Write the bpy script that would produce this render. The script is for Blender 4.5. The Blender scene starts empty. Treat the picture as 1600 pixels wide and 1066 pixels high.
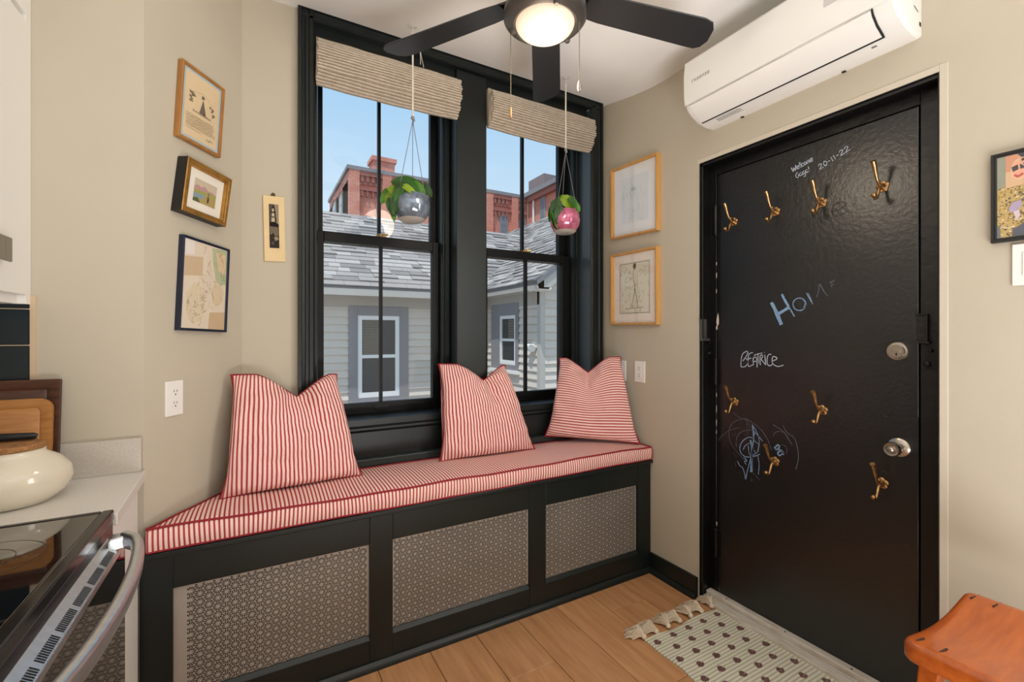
import bpy, bmesh, math, random
from mathutils import Vector, Matrix, noise

# ---------------------------------------------------------------- camera, sky, sun, lamps, exposure
CAM_H = 1.32
THETA = math.radians(29.5)
F_PX, HORIZON = 708.5, 523.0
sc = bpy.context.scene
col = sc.collection
cam_data = bpy.data.cameras.new('camera')
cam_data.sensor_width = 36.0
cam_data.lens = F_PX / 1600 * 36.0
cam_data.shift_y = -(533 - HORIZON) / 1600
cam_data.clip_start = 0.02
cam_data.clip_end = 400
cam = bpy.data.objects.new('camera', cam_data)
cam.location = (0, 0, CAM_H)
cam.rotation_euler = (math.pi / 2, 0, -THETA)
col.objects.link(cam)
sc.camera = cam

sc.view_settings.view_transform = 'Standard'
sc.view_settings.look = 'None'
sc.view_settings.gamma = 1.0
sc.view_settings.exposure = 0.0
sc.view_settings.use_curve_mapping = False

SKY_STRENGTH = 1.0
world = bpy.data.worlds.new('sky')
sc.world = world
world.use_nodes = True
wn = world.node_tree
wn.nodes.clear()
w_out = wn.nodes.new('ShaderNodeOutputWorld')
w_bg = wn.nodes.new('ShaderNodeBackground')
w_tc = wn.nodes.new('ShaderNodeTexCoord')
w_sep = wn.nodes.new('ShaderNodeSeparateXYZ')
w_ramp = wn.nodes.new('ShaderNodeValToRGB')
w_ramp.color_ramp.elements[0].position = 0.0
w_ramp.color_ramp.elements[0].color = (0.86, 0.92, 0.97, 1)
w_ramp.color_ramp.elements[1].position = 1.0
w_ramp.color_ramp.elements[1].color = (0.40, 0.60, 0.90, 1)
e = w_ramp.color_ramp.elements.new(0.22)
e.color = (0.66, 0.84, 0.99, 1)
e = w_ramp.color_ramp.elements.new(0.50)
e.color = (0.40, 0.68, 0.98, 1)
w_bg.inputs['Strength'].default_value = SKY_STRENGTH
wn.links.new(w_tc.outputs['Generated'], w_sep.inputs[0])
wn.links.new(w_sep.outputs['Z'], w_ramp.inputs[0])
wn.links.new(w_ramp.outputs[0], w_bg.inputs['Color'])
wn.links.new(w_bg.outputs[0], w_out.inputs[0])


def lamp(name, kind, loc, energy, color=(1, 1, 1), rot=(0, 0, 0), **kw):
    d = bpy.data.lights.new(name, kind)
    d.energy = energy
    d.color = color
    for k, v in kw.items():
        setattr(d, k, v)
    o = bpy.data.objects.new(name, d)
    o.location = loc
    o.rotation_euler = rot
    col.objects.link(o)
    return o


sun = lamp('sun', 'SUN', (0, 0, 30), 3.8, (1.0, 0.96, 0.90), angle=math.radians(0.6))
sun.rotation_euler = Vector((0.31, 0.24, -1.0)).to_track_quat('-Z', 'Y').to_euler()
# the rest of the kitchen lies behind the camera: its ceiling lights and its own big window, plus an added fill
lamp('kitchen_ceiling_light', 'AREA', (0.45, -1.15, 2.66), 3, (1.0, 0.98, 0.95), shape='RECTANGLE', size=1.4, size_y=1.4)
lamp('ceiling_fill', 'AREA', (0.70, -0.85, 0.25), 78, (0.98, 0.995, 1.0), (math.pi, 0, 0), shape='RECTANGLE', size=1.4, size_y=1.4)  # unseen fill added near the floor, aimed up to brighten the ceiling
lamp('side_window_light', 'AREA', (1.90, -0.06, 1.65), 22, (0.97, 0.99, 1.0), Vector((-1, 0.12, 0)).to_track_quat('-Z', 'Y').to_euler(), shape='RECTANGLE', size=.75, size_y=1.3)
lamp('kitchen_window_light', 'AREA', (0.5, -2.72, 1.55), 2.5, (0.98, 0.99, 1.0), (math.pi / 2, 0, 0), shape='RECTANGLE', size=1.7, size_y=1.7)

# ---------------------------------------------------------------- small maths: picture ray meets a wall of the room
S_, C_ = math.sin(THETA), math.cos(THETA)
CAM = Vector((0, 0, CAM_H))


def ray(x, y):
    r, q = (x - 800) / F_PX, (HORIZON - y) / F_PX
    return Vector((r * C_ + S_, C_ - r * S_, q))


def onX(x, y, X):
    d = ray(x, y)
    return CAM + d * (X / d.x)


def onY(x, y, Y):
    d = ray(x, y)
    return CAM + d * (Y / d.y)


def onZ(x, y, Z):
    d = ray(x, y)
    return CAM + d * ((Z - CAM_H) / d.z)


def onP(x, y, p, n):
    d = ray(x, y)
    return CAM + d * ((p - CAM).dot(n) / d.dot(n))


# ---------------------------------------------------------------- materials
def lin(c):
    return tuple((v / 255 / 12.92) if v / 255 <= 0.04045 else ((v / 255 + 0.055) / 1.055) ** 2.4 for v in c)


MATS = {}


def nodes_of(m):
    return m.node_tree.nodes, m.node_tree.links


def mat(name, c, rough=0.5, metal=0.0, var=None, bump=None, coat=0.0, spec=0.5, stretch=None, tint=None, rand=0.0):
    """principled material; c is sRGB 0-255; var=(scale, amount) mottles the colour, bump=(scale, strength) adds relief"""
    if name in MATS:
        return MATS[name]
    m = bpy.data.materials.new(name)
    m.use_nodes = True
    N, L = nodes_of(m)
    p = N['Principled BSDF']
    rgb = lin(c)
    p.inputs['Base Color'].default_value = (*rgb, 1)
    p.inputs['Roughness'].default_value = rough
    p.inputs['Metallic'].default_value = metal
    p.inputs['Specular IOR Level'].default_value = spec
    p.inputs['Coat Weight'].default_value = coat
    m.diffuse_color = (*rgb, 1)
    if var or bump or rand:
        tc = N.new('ShaderNodeTexCoord')
        mp = N.new('ShaderNodeMapping')
        L.new(tc.outputs['Object'], mp.inputs[0])
        if stretch:
            mp.inputs['Scale'].default_value = stretch
        if rand:
            oi = N.new('ShaderNodeObjectInfo')
            cx = N.new('ShaderNodeVectorMath')
            cx.operation = 'SCALE'
            cx.inputs[0].default_value = (7.3, 11.1, 5.7)
            L.new(oi.outputs['Random'], cx.inputs['Scale'])
            L.new(cx.outputs[0], mp.inputs['Location'])
    if var:
        nz = N.new('ShaderNodeTexNoise')
        nz.inputs['Scale'].default_value = var[0]
        nz.inputs['Detail'].default_value = 5
        nz.inputs['Roughness'].default_value = 0.6
        L.new(mp.outputs[0], nz.inputs['Vector'])
        rp = N.new('ShaderNodeValToRGB')
        a = var[1]
        t2 = lin(tint) if tint else tuple(v * (1 - a) for v in rgb)
        t1 = tuple(min(1, v * (1 + (0 if tint else a))) for v in rgb)
        rp.color_ramp.elements[0].position = 0.32
        rp.color_ramp.elements[0].color = (*t2, 1)
        rp.color_ramp.elements[1].position = 0.68
        rp.color_ramp.elements[1].color = (*t1, 1)
        L.new(nz.outputs['Fac'], rp.inputs[0])
        last = rp.outputs[0]
        if rand:
            hs = N.new('ShaderNodeHueSaturation')
            mr = N.new('ShaderNodeMapRange')
            mr.inputs['To Min'].default_value = 1 - rand
            mr.inputs['To Max'].default_value = 1 + rand
            L.new(oi.outputs['Random'], mr.inputs['Value'])
            L.new(mr.outputs[0], hs.inputs['Value'])
            L.new(last, hs.inputs['Color'])
            last = hs.outputs[0]
        L.new(last, p.inputs['Base Color'])
    if bump:
        nb = N.new('ShaderNodeTexNoise')
        nb.inputs['Scale'].default_value = bump[0]
        nb.inputs['Detail'].default_value = 4
        L.new(mp.outputs[0], nb.inputs['Vector'])
        bp = N.new('ShaderNodeBump')
        bp.inputs['Strength'].default_value = bump[1]
        bp.inputs['Distance'].default_value = 0.01
        L.new(nb.outputs['Fac'], bp.inputs['Height'])
        L.new(bp.outputs[0], p.inputs['Normal'])
    MATS[name] = m
    return m


def flat(c, rough=0.8):
    return mat('print_%d_%d_%d' % tuple(c), c, rough, spec=0.2)


def glass_mat(name, tint=(1, 1, 1), boost=1.0):
    if name in MATS:
        return MATS[name]
    m = bpy.data.materials.new(name)
    m.use_nodes = True
    N, L = nodes_of(m)
    N.clear()
    out = N.new('ShaderNodeOutputMaterial')
    tr = N.new('ShaderNodeBsdfTransparent')
    tr.inputs[0].default_value = (*tint, 1)
    gl = N.new('ShaderNodeBsdfGlossy')
    gl.inputs['Roughness'].default_value = 0.02
    lw_ = N.new('ShaderNodeLayerWeight')
    lw_.inputs['Blend'].default_value = 0.5
    pw = N.new('ShaderNodeMath')
    pw.operation = 'POWER'
    pw.inputs[1].default_value = 4.0
    mu = N.new('ShaderNodeMath')
    mu.operation = 'MULTIPLY_ADD'
    mu.inputs[1].default_value = 0.8 * boost
    mu.inputs[2].default_value = 0.05 * boost
    L.new(lw_.outputs['Facing'], pw.inputs[0])
    mx = N.new('ShaderNodeMixShader')
    L.new(pw.outputs[0], mu.inputs[0])
    L.new(mu.outputs[0], mx.inputs[0])
    L.new(tr.outputs[0], mx.inputs[1])
    L.new(gl.outputs[0], mx.inputs[2])
    L.new(mx.outputs[0], out.inputs[0])
    MATS[name] = m
    return m


def stripe_mat(name, ground, line, period, width, axis='X', rough=0.9, source='UV', soft=0.06, bump=None):
    m = bpy.data.materials.new(name)
    m.use_nodes = True
    N, L = nodes_of(m)
    p = N['Principled BSDF']
    p.inputs['Roughness'].default_value = rough
    p.inputs['Specular IOR Level'].default_value = 0.15
    tc = N.new('ShaderNodeTexCoord')
    sp = N.new('ShaderNodeSeparateXYZ')
    L.new(tc.outputs[source], sp.inputs[0])
    dv = N.new('ShaderNodeMath'); dv.operation = 'DIVIDE'
    L.new(sp.outputs[axis], dv.inputs[0]); dv.inputs[1].default_value = period
    fr = N.new('ShaderNodeMath'); fr.operation = 'FRACT'
    L.new(dv.outputs[0], fr.inputs[0])
    rp = N.new('ShaderNodeValToRGB')
    cr = rp.color_ramp
    g, l = (*lin(ground), 1), (*lin(line), 1)
    cr.elements[0].position = 0.0; cr.elements[0].color = g
    cr.elements[1].position = 1.0; cr.elements[1].color = g
    a, b = 0.5 - width / 2, 0.5 + width / 2
    for q, cc in ((a - soft, g), (a, l), (b, l), (b + soft, g)):
        el = cr.elements.new(q); el.color = cc
    L.new(fr.outputs[0], rp.inputs[0])
    # fine weave: slight colour mottling
    nz = N.new('ShaderNodeTexNoise'); nz.inputs['Scale'].default_value = 220
    L.new(tc.outputs['Object'], nz.inputs['Vector'])
    mr = N.new('ShaderNodeMapRange'); mr.inputs['To Min'].default_value = 0.86; mr.inputs['To Max'].default_value = 1.12
    L.new(nz.outputs['Fac'], mr.inputs['Value'])
    mm = N.new('ShaderNodeVectorMath'); mm.operation = 'SCALE'
    L.new(rp.outputs[0], mm.inputs[0]); L.new(mr.outputs[0], mm.inputs['Scale'])
    L.new(mm.outputs[0], p.inputs['Base Color'])
    if bump:
        nb = N.new('ShaderNodeTexNoise'); nb.inputs['Scale'].default_value = bump[0]
        L.new(tc.outputs['Object'], nb.inputs['Vector'])
        bp = N.new('ShaderNodeBump'); bp.inputs['Strength'].default_value = bump[1]; bp.inputs['Distance'].default_value = 0.01
        L.new(nb.outputs['Fac'], bp.inputs['Height']); L.new(bp.outputs[0], p.inputs['Normal'])
    MATS[name] = m
    return m


def emit_mat(name, c, strength):
    m = bpy.data.materials.new(name)
    m.use_nodes = True
    p = m.node_tree.nodes['Principled BSDF']
    p.inputs['Base Color'].default_value = (0.25, 0.23, 0.20, 1)
    p.inputs['Roughness'].default_value = 0.4
    p.inputs['Emission Color'].default_value = (*lin(c), 1)
    p.inputs['Emission Strength'].default_value = strength
    MATS[name] = m
    return m


# ---------------------------------------------------------------- mesh builder
class B:
    def __init__(s):
        s.v, s.f, s.mi, s.uv = [], [], [], []

    def add(s, vs, fs, m=0, uvs=None):
        o = len(s.v)
        s.v += [Vector(v) for v in vs]
        for i, f in enumerate(fs):
            s.f.append([k + o for k in f])
            s.mi.append(m)
        if uvs is not None:
            s.uv += list(uvs)
        elif s.uv:
            s.uv += [(0, 0)] * len(vs)
        return s

    def hexa(s, p, m=0):
        return s.add(p, [(0, 3, 2, 1), (4, 5, 6, 7), (0, 1, 5, 4), (1, 2, 6, 5), (2, 3, 7, 6), (3, 0, 4, 7)], m)

    def box(s, x0, x1, y0, y1, z0, z1, m=0):
        return s.hexa([(x0, y0, z0), (x1, y0, z0), (x1, y1, z0), (x0, y1, z0), (x0, y0, z1), (x1, y0, z1), (x1, y1, z1), (x0, y1, z1)], m)

    def prism(s, poly, vec, m=0):
        n = len(poly)
        vec = Vector(vec)
        vs = [Vector(p) for p in poly] + [Vector(p) + vec for p in poly]
        fs = [tuple(range(n))[::-1], tuple(range(n, 2 * n))]
        fs += [(i, (i + 1) % n, n + (i + 1) % n, n + i) for i in range(n)]
        return s.add(vs, fs, m)

    def quad(s, a, b, c, d, m=0):
        return s.add([a, b, c, d], [(0, 1, 2, 3)], m)

    def poly(s, pts, m=0):
        return s.add(pts, [tuple(range(len(pts)))], m)

    def tube(s, pts, r, n=8, m=0, caps=True):
        pts = [Vector(p) for p in pts]
        k = len(pts)
        rs = [r] * k if not hasattr(r, '__len__') else list(r)
        t0 = (pts[1] - pts[0]).normalized()
        a = t0.orthogonal().normalized()
        vs = []
        for i in range(k):
            t = (pts[min(i + 1, k - 1)] - pts[max(i - 1, 0)])
            t = t.normalized() if t.length > 1e-9 else t0
            a = (a - t * a.dot(t))
            a = a.normalized() if a.length > 1e-6 else t.orthogonal().normalized()
            b = t.cross(a)
            for j in range(n):
                g = 2 * math.pi * j / n
                vs.append(pts[i] + (a * math.cos(g) + b * math.sin(g)) * rs[i])
        fs = []
        for i in range(k - 1):
            for j in range(n):
                fs.append((i * n + j, i * n + (j + 1) % n, (i + 1) * n + (j + 1) % n, (i + 1) * n + j))
        if caps:
            fs.append(tuple(range(n))[::-1])
            fs.append(tuple(range((k - 1) * n, k * n)))
        return s.add(vs, fs, m)

    def lathe(s, prof, c=(0, 0, 0), axis=(0, 0, 1), n=24, m=0, caps=True):
        c, ax = Vector(c), Vector(axis).normalized()
        a = ax.orthogonal().normalized()
        b = ax.cross(a)
        vs = []
        for r, h in prof:
            for j in range(n):
                g = 2 * math.pi * j / n
                vs.append(c + ax * h + (a * math.cos(g) + b * math.sin(g)) * max(r, 1e-5))
        k = len(prof)
        fs = []
        for i in range(k - 1):
            for j in range(n):
                fs.append((i * n + j, i * n + (j + 1) % n, (i + 1) * n + (j + 1) % n, (i + 1) * n + j))
        if caps:
            fs.append(tuple(range(n))[::-1])
            fs.append(tuple(range((k - 1) * n, k * n)))
        return s.add(vs, fs, m)

    def ball(s, c, r, n=10, m=0, sz=1.0):
        prof = [(r * math.sin(math.pi * i / n), -r * sz * math.cos(math.pi * i / n)) for i in range(n + 1)]
        return s.lathe(prof, c, n=max(8, n), m=m, caps=False)


def wloc(o):
    v = Vector((0, 0, 0))
    while o is not None:
        v += o.location
        o = o.parent
    return v


def obj(name, b, ms, parent=None, local=False, smooth=None, bevel=0, seg=2, recalc=True, kind=None):
    me = bpy.data.meshes.new(name)
    off = Vector((0, 0, 0)) if (local or parent is None) else wloc(parent)
    me.from_pydata([tuple(v - off) for v in b.v], [], b.f)
    if not isinstance(ms, (list, tuple)):
        ms = [ms]
    for m in ms:
        me.materials.append(m)
    if len(ms) > 1:
        me.polygons.foreach_set('material_index', b.mi)
    if b.uv and len(b.uv) == len(b.v):
        ul = me.uv_layers.new(name='UVMap')
        for lp in me.loops:
            ul.data[lp.index].uv = b.uv[lp.vertex_index]
    if recalc:
        bm = bmesh.new()
        bm.from_mesh(me)
        bmesh.ops.recalc_face_normals(bm, faces=bm.faces)
        bm.to_mesh(me)
        bm.free()
    if smooth is not None:
        me.polygons.foreach_set('use_smooth', [True] * len(me.polygons))
        me.set_sharp_from_angle(angle=math.radians(smooth))
    o = bpy.data.objects.new(name, me)
    if parent:
        o.parent = parent
    col.objects.link(o)
    if bevel:
        md = o.modifiers.new('edge', 'BEVEL')
        md.width = bevel
        md.segments = seg
        md.limit_method = 'ANGLE'
        md.angle_limit = math.radians(40)
    if kind:
        o['kind'] = kind
    return o


def tag(o, label, cat=None, group=None, kind=None):
    if label:
        o['label'] = label
    if cat:
        o['category'] = cat
    if group:
        o['group'] = group
    if kind:
        o['kind'] = kind
    return o


def thing(name, label, cat, loc=(0, 0, 0), group=None, rotz=0, kind=None):
    o = bpy.data.objects.new(name, None)
    o.empty_display_size = 0.05
    o.location = loc
    o.rotation_euler = (0, 0, rotz)
    col.objects.link(o)
    return tag(o, label, cat, group, kind)


def struct(name, b, m, label=None, **k):
    o = obj(name, b, m, **k)
    o['kind'] = 'structure'
    if label:
        o['label'] = label
    return o


def copy_tree(o, parent=None):
    c = o.copy()
    col.objects.link(c)
    if parent:
        c.parent = parent
    for ch in list(o.children):
        copy_tree(ch, c)
    return c


def place(src, loc, parent, rot=None, scale=None):
    """another copy of one piece, sharing its mesh"""
    c = src.copy()
    c.parent = parent
    c.location = loc
    if rot is not None:
        c.rotation_euler = rot
    if scale is not None:
        c.scale = scale
    col.objects.link(c)
    return c


rnd = random.Random(7)
H = CAM_H
# ---------------------------------------------------------------- the room
XR = 1.462 * H      # right (door) wall
YW = 1.689 * H      # window wall
YB = 1.385 * H      # bench front
YL = 1.400 * H      # kitchen end wall
C1 = onY(225, 523, YL)       # outer corner kitchen end wall / angled wall
C2 = onY(378, 523, YW)       # inner corner angled wall / window wall
C1.z = C2.z = 0
XK, YK = -0.93, -2.80        # kitchen side wall and rear wall
TOP = 2.95

WALL = mat('wall_paint', (193, 184, 166), 0.75, var=(1.3, 0.03), bump=(9, 0.05), spec=0.25)
TRIM = mat('trim_paint', (22, 28, 27), 0.36, spec=.4, var=(6, 0.12), bump=(40, 0.05))
DOORP = mat('door_paint', (14, 15, 18), 0.30, var=(4, 0.12), bump=(60, 0.12), spec=.8)
JAMB = mat('door_frame_paint', (12, 12, 13), 0.38, var=(4, 0.15), bump=(24, 0.25))
WHITE = mat('white_paint', (236, 233, 228), 0.45)
CEILM = mat('ceiling_paint', (245, 243, 240), 0.85, var=(2, 0.02), bump=(5, 0.05), spec=0.2)

# floor: sub-floor with every plank laid on it
fl = struct('floor', B().box(XK - .1, XR + .35, YK - .1, YW + .2, -.08, -.011), mat('sub_floor', (60, 42, 28), 0.9), 'light oak plank floor running toward the window')
OAK = mat('oak_plank', (204, 153, 108), 0.42, var=(3.0, 0.0), tint=(172, 122, 80), stretch=(9, 0.9, 1), rand=0.07, bump=(30, 0.04))
PW, PL = 0.212, 1.22
pb = B().box(0.0012, PW - .0012, 0.0012, PL - .0012, -.012, 0)
plank0 = None
x = 0.844 - PW * 9
k = 0
while x < XR + .05:
    y0 = {0: 1.51, 1: 0.80}.get(k % 2, 0)
    if k == 9:
        y0 = 1.51
    elif k != 8:
        y0 = 1.51 + PL * (0.37 * k % 1.0) - PL * (0.37 * 9 % 1.0)
    else:
        y0 = 0.95
    while y0 > YK - .05:
        y0 -= PL
    while y0 < YW - .15:
        if plank0 is None:
            plank0 = obj('plank', pb, OAK, fl, local=True, bevel=.0016, seg=1)
            plank0.location = (x, y0, 0)
        else:
            place(plank0, (x, y0, 0), fl)
        y0 += PL
    x += PW
    k += 1


def ceil_z(y):
    t = min(1, max(0, (y / H - 1.34) / (1.689 - 1.34)))
    return H * (2.0445 + 0.060 * t ** 1.35)


b = B()
ys = [YK - .1, -1, 0, 1.0, 1.6] + [1.7 + .05 * i for i in range(13)]
for i, yy in enumerate(ys):
    z = ceil_z(yy)
    b.v += [Vector((XK - .1, yy, z)), Vector((0.5, yy, z)), Vector((XR + .3, yy, z))]
for i in range(len(ys) - 1):
    for j in range(2):
        b.f.append([i * 3 + j, i * 3 + j + 1, i * 3 + j + 4, i * 3 + j + 3]); b.mi.append(0)
n0 = len(b.v)
b.prism([(XK - .1, YK - .1, TOP), (XR + .3, YK - .1, TOP), (XR + .3, YW + .3, TOP), (XK - .1, YW + .3, TOP)], (0, 0, .08))
struct('ceiling', b, CEILM, 'white painted ceiling rising slightly toward the windows', smooth=40, recalc=False)

# window wall with one wide opening
OX0, OX1, OZ0, OZ1 = .1776 * H, 1.373 * H, .69 * H, 2.085 * H
YO = YW + .30
b = B()
b.box(C2.x - .15, OX0, YW, YO, -.05, TOP)
b.box(OX1, XR + .02, YW, YO, -.05, TOP)
b.box(OX0, OX1, YW, YO, OZ1, TOP)
b.box(OX0, OX1, YW, YO, -.05, OZ0)
struct('wall_far', b, WALL, 'beige wall around the black framed windows')
# angled wall, kitchen end wall, kitchen side wall, rear wall
n_ang = Vector((C2.y - C1.y, -(C2.x - C1.x), 0)).normalized()      # faces the room
struct('wall_left_angle', B().prism([C1 + Vector((0, 0, -.05)), C2 + Vector((0, 0, -.05)), C2 + Vector((-.16, .1, -.05)), C1 + Vector((-.1, .02, -.05))], (0, 0, TOP + .05)), WALL, 'beige angled wall hung with three framed pictures')
wend = struct('wall_left_end', B().box(XK - .1, C1.x, YL, YL + .12, -.05, TOP), WALL, 'beige wall at the end of the kitchen counter')
struct('wall_left', B().box(XK - .12, XK, YK - .1, YL + .1, -.05, TOP), WALL, 'kitchen side wall behind the counter')
struct('wall_back', B().box(XK - .1, XR + .3, YK - .12, YK, -.05, TOP), WALL, 'rear wall of the kitchen')
# door wall with the door opening
XD = 1.521 * H
DY0, DY1, DZ = .4523 * H, 1.1438 * H, 1.646 * H
b = B()
b.box(XR, XR + .3, DY1, YO, -.05, TOP)
b.box(XR, XR + .3, YK - .1, DY0, -.05, TOP)
b.box(XR, XR + .3, DY0, DY1, DZ, TOP)
struct('wall_right', b, WALL, 'beige wall around the black door')
b = B()
b.box(XR - .0025, XR + .001, DY0 - .022, DY0, 0, DZ + .022)
b.box(XR - .0025, XR + .001, DY0, DY1 + .012, DZ, DZ + .022)
struct('trim_2', b, mat('plaster_edge', (204, 195, 178), 0.7, bump=(30, .1), spec=.25), 'narrow plaster edging round the door opening', bevel=.002)

# baseboards, dark green
b = B()
b.box(XR - .016, XR, 1.517, YB - .002, 0, .105)
b.prism([(XR - .016, 1.517, 0), (XR - .036, 1.517, 0), (XR - .034, 1.517, .012), (XR - .026, 1.517, .024), (XR - .016, 1.517, .028)], (0, YB - .012 - 1.517, 0))
struct('baseboard_right', b, TRIM, 'dark baseboard between bench and door', bevel=.003)
b = B().box(XR - .016, XR, YK, .57, 0, .105)
struct('baseboard_right_front', b, mat('beige_baseboard', (205, 195, 175), .5), 'painted baseboard right of the door', bevel=.003)

# ---------------------------------------------------------------- window trim
tr = thing('trim_1', 'dark green casing, mullion, panel and ledge around the two windows', None, (OX0, YW, 0), kind='structure')
x0, x1 = .1238 * H, OX0 - .002
zc0, zc1 = .557 * H, 2.0675 * H


def casing_profile(a, c, s):
    # a = outer x, c = inner x, s = direction outer->inner
    P = [(a, YW), (a, YW - .034), (a + s * .014, YW - .034), (a + s * .017, YW - .024), (a + s * .028, YW - .020), (a + s * .031, YW - .024),
         (c - s * .026, YW - .024), (c - s * .022, YW - .029), (c - s * .008, YW - .029), (c - s * .003, YW - .022), (c, YW - .020), (c, YW + .07), (a, YW + .0005)]
    return P


for nm, a, c, s in (('casing', x0, x1, 1), ('casing', 1.440 * H, OX1 + .002, -1)):
    obj(nm, B().prism([(px, py, zc0) for px, py in casing_profile(a, c, s)], (0, 0, 2.1 * H - zc0)), TRIM, tr, smooth=30)
# head casing
P = [(YW, 2.105 * H), (YW - .034, 2.105 * H), (YW - .034, 2.098 * H), (YW - .024, 2.095 * H), (YW - .022, 2.082 * H), (YW - .029, 2.078 * H), (YW - .029, 2.070 * H), (YW - .020, 2.0655 * H), (YW + .02, 2.0655 * H), (YW + .02, 2.105 * H)]
obj('head_casing', B().prism([(x0 + .001, py, pz) for py, pz in P], (1.440 * H - x0 - .002, 0, 0)), TRIM, tr, smooth=30)
obj('head_board', B().box(OX0, OX1, YW + .019, YW + .26, 1.985 * H, 2.068 * H), TRIM, tr, bevel=.003)
MX0, MX1 = .70 * H, .8334 * H
obj('mullion', B().box(MX0, MX1, YW - .004, YW + .26, .69 * H, 2.064 * H), TRIM, tr, bevel=.004)
# stops beside the sashes
WIN = (  # jambL, stopL, glassL, glassR, stopR, jambR
    (.1776, .1958, .2197, .641, .668, .70),
    (.8334, .860, .8946, 1.300, 1.343, 1.373))
YS = 1.80 * H
for (jl, sl, gl, gr, sr, jr) in WIN:
    for (a, c) in ((jl, sl), (jr, sr)):
        s = 1 if c > a else -1
        A, Cc = a * H, c * H
        prof = [(A, 1.762 * H), (A + s * .006, 1.756 * H), (Cc - s * .016, 1.756 * H), (Cc - s * .014, 1.766 * H), (Cc - s * .006, 1.766 * H), (Cc, 1.775 * H), (Cc, YS - .002), (A, YS - .002)]
        if abs(Cc - A) < .03:
            prof = [(A, 1.758 * H), (Cc - s * .006, 1.758 * H), (Cc, 1.768 * H), (Cc, YS - .002), (A, YS - .002)]
        obj('stop', B().prism([(px, py, .69 * H) for px, py in prof], (0, 0, 1.3 * H)), TRIM, tr, smooth=30)
        obj('side_jamb', B().box(min(A, Cc), max(A, Cc), YS - .002, YO - .01, .69 * H, 1.99 * H), TRIM, tr)
# right reveal board and left
obj('reveal_board', B().box(OX1 - .001, OX1 + .012, YW - .015, YW + .28, .60 * H, 2.06 * H), mat('daylit_reveal_tone', (62, 72, 78), .3, bump=(40, .05)), tr)  # paler and bluer than the trim paint: window light put into the colour
# sill, apron panel, ledge
obj('sill', B().box(OX0, OX1, YW - .006, YO + .05, .668 * H, .694 * H), TRIM, tr, bevel=.004)
b = B()
b.box(x0 + .01, 1.44 * H, YW - .006, YW + .001, .556 * H, .668 * H)
b.prism([(x0 + .01, YW - .006, .668 * H), (x0 + .01, YW - .018, .664 * H), (x0 + .01, YW - .018, .656 * H), (x0 + .01, YW - .006, .646 * H)], (1.316 * H - .01, 0, 0))
obj('apron_panel', b, TRIM, tr, bevel=.002)
xl = C2.x + (1.655 * H - YW) * (C2.x - C1.x) / (C2.y - C1.y)
obj('ledge', B().prism([(xl + .004, 1.655 * H, .530 * H), (XR - .002, 1.655 * H, .530 * H), (XR - .002, YW - .001, .530 * H), (C2.x + .004, YW - .001, .530 * H)], (0, 0, .026 * H)), mat('ledge_paint', (44, 54, 53), .3, bump=(40, .05)), tr, bevel=.004)

# ---------------------------------------------------------------- sash windows
PANE = glass_mat('window_glass', (.97, .98, .98), 1.0)
SASH = mat('sash_paint', (11, 12, 12), .45, spec=.25, bump=(40, .04))
BRASS = mat('brass', (190, 150, 85), .3, 1.0)
for wi, (jl, sl, gl, gr, sr, jr) in enumerate(WIN):
    w = thing('window_%d' % (wi + 1), ['left black double-hung window behind the hanging plant', 'right black double-hung window nearer the door'][wi], None, (jl * H, YS, OZ0), kind='structure')
    X0, X1, G0, G1 = sl * H + .001, sr * H - .001, gl * H, gr * H
    if wi == 1:
        X0 = gl * H - .045
    xm = (G0 + G1) / 2
    for nm, ya, yb, z0, z1, g0, g1 in (('lower_sash', YS, YS + .036, .694, 1.3846, .7364, 1.3468), ('upper_sash', YS + .040, YS + .076, 1.3468, 1.99, 1.3846, 1.955)):
        z0, z1, g0, g1 = z0 * H, z1 * H, g0 * H, g1 * H
        b = B()
        b.box(X0, G0, ya, yb, z0, z1)
        b.box(G1, X1, ya, yb, z0, z1)
        b.box(G0, G1, ya, yb, z0, g0)
        b.box(G0, G1, ya, yb, g1, z1)
        sash = obj(nm, b, SASH, w, bevel=.003)
        obj('muntin', B().box(xm - .0075, xm + .0075, ya + .006, yb - .006, g0, g1), SASH, sash)
        ym = (ya + yb) / 2
        obj('pane', B().quad((G0, ym, g0), (xm - .0075, ym, g0), (xm - .0075, ym, g1), (G0, ym, g1)), PANE, sash)
        obj('pane', B().quad((xm + .0075, ym, g0), (G1, ym, g0), (G1, ym, g1), (xm + .0075, ym, g1)), PANE, sash)
    # brass sash lock on the meeting rail, sash lift on the bottom rail
    zt = 1.3846 * H
    b = B()
    b.box(xm - .028, xm + .028, YS + .006, YS + .034, zt, zt + .004)
    b.lathe([(.013, 0), (.013, .010), (.009, .014)], (xm, YS + .02, zt + .004), n=14)
    b.tube([(xm, YS + .02, zt + .012), (xm + .02, YS + .012, zt + .014), (xm + .034, YS + .008, zt + .013)], [.005, .005, .006])
    obj('sash_lock', b, BRASS, w, smooth=40)
    b = B()
    zl = .715 * H
    b.box(xm - .035, xm + .035, YS - .003, YS, zl - .008, zl + .012)
    b.box(xm - .030, xm + .030, YS - .018, YS - .003, zl - .008, zl - .003)
    obj('sash_lift', b, mat('black_metal', (26, 26, 27), .35, .6), w, bevel=.001)

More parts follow.
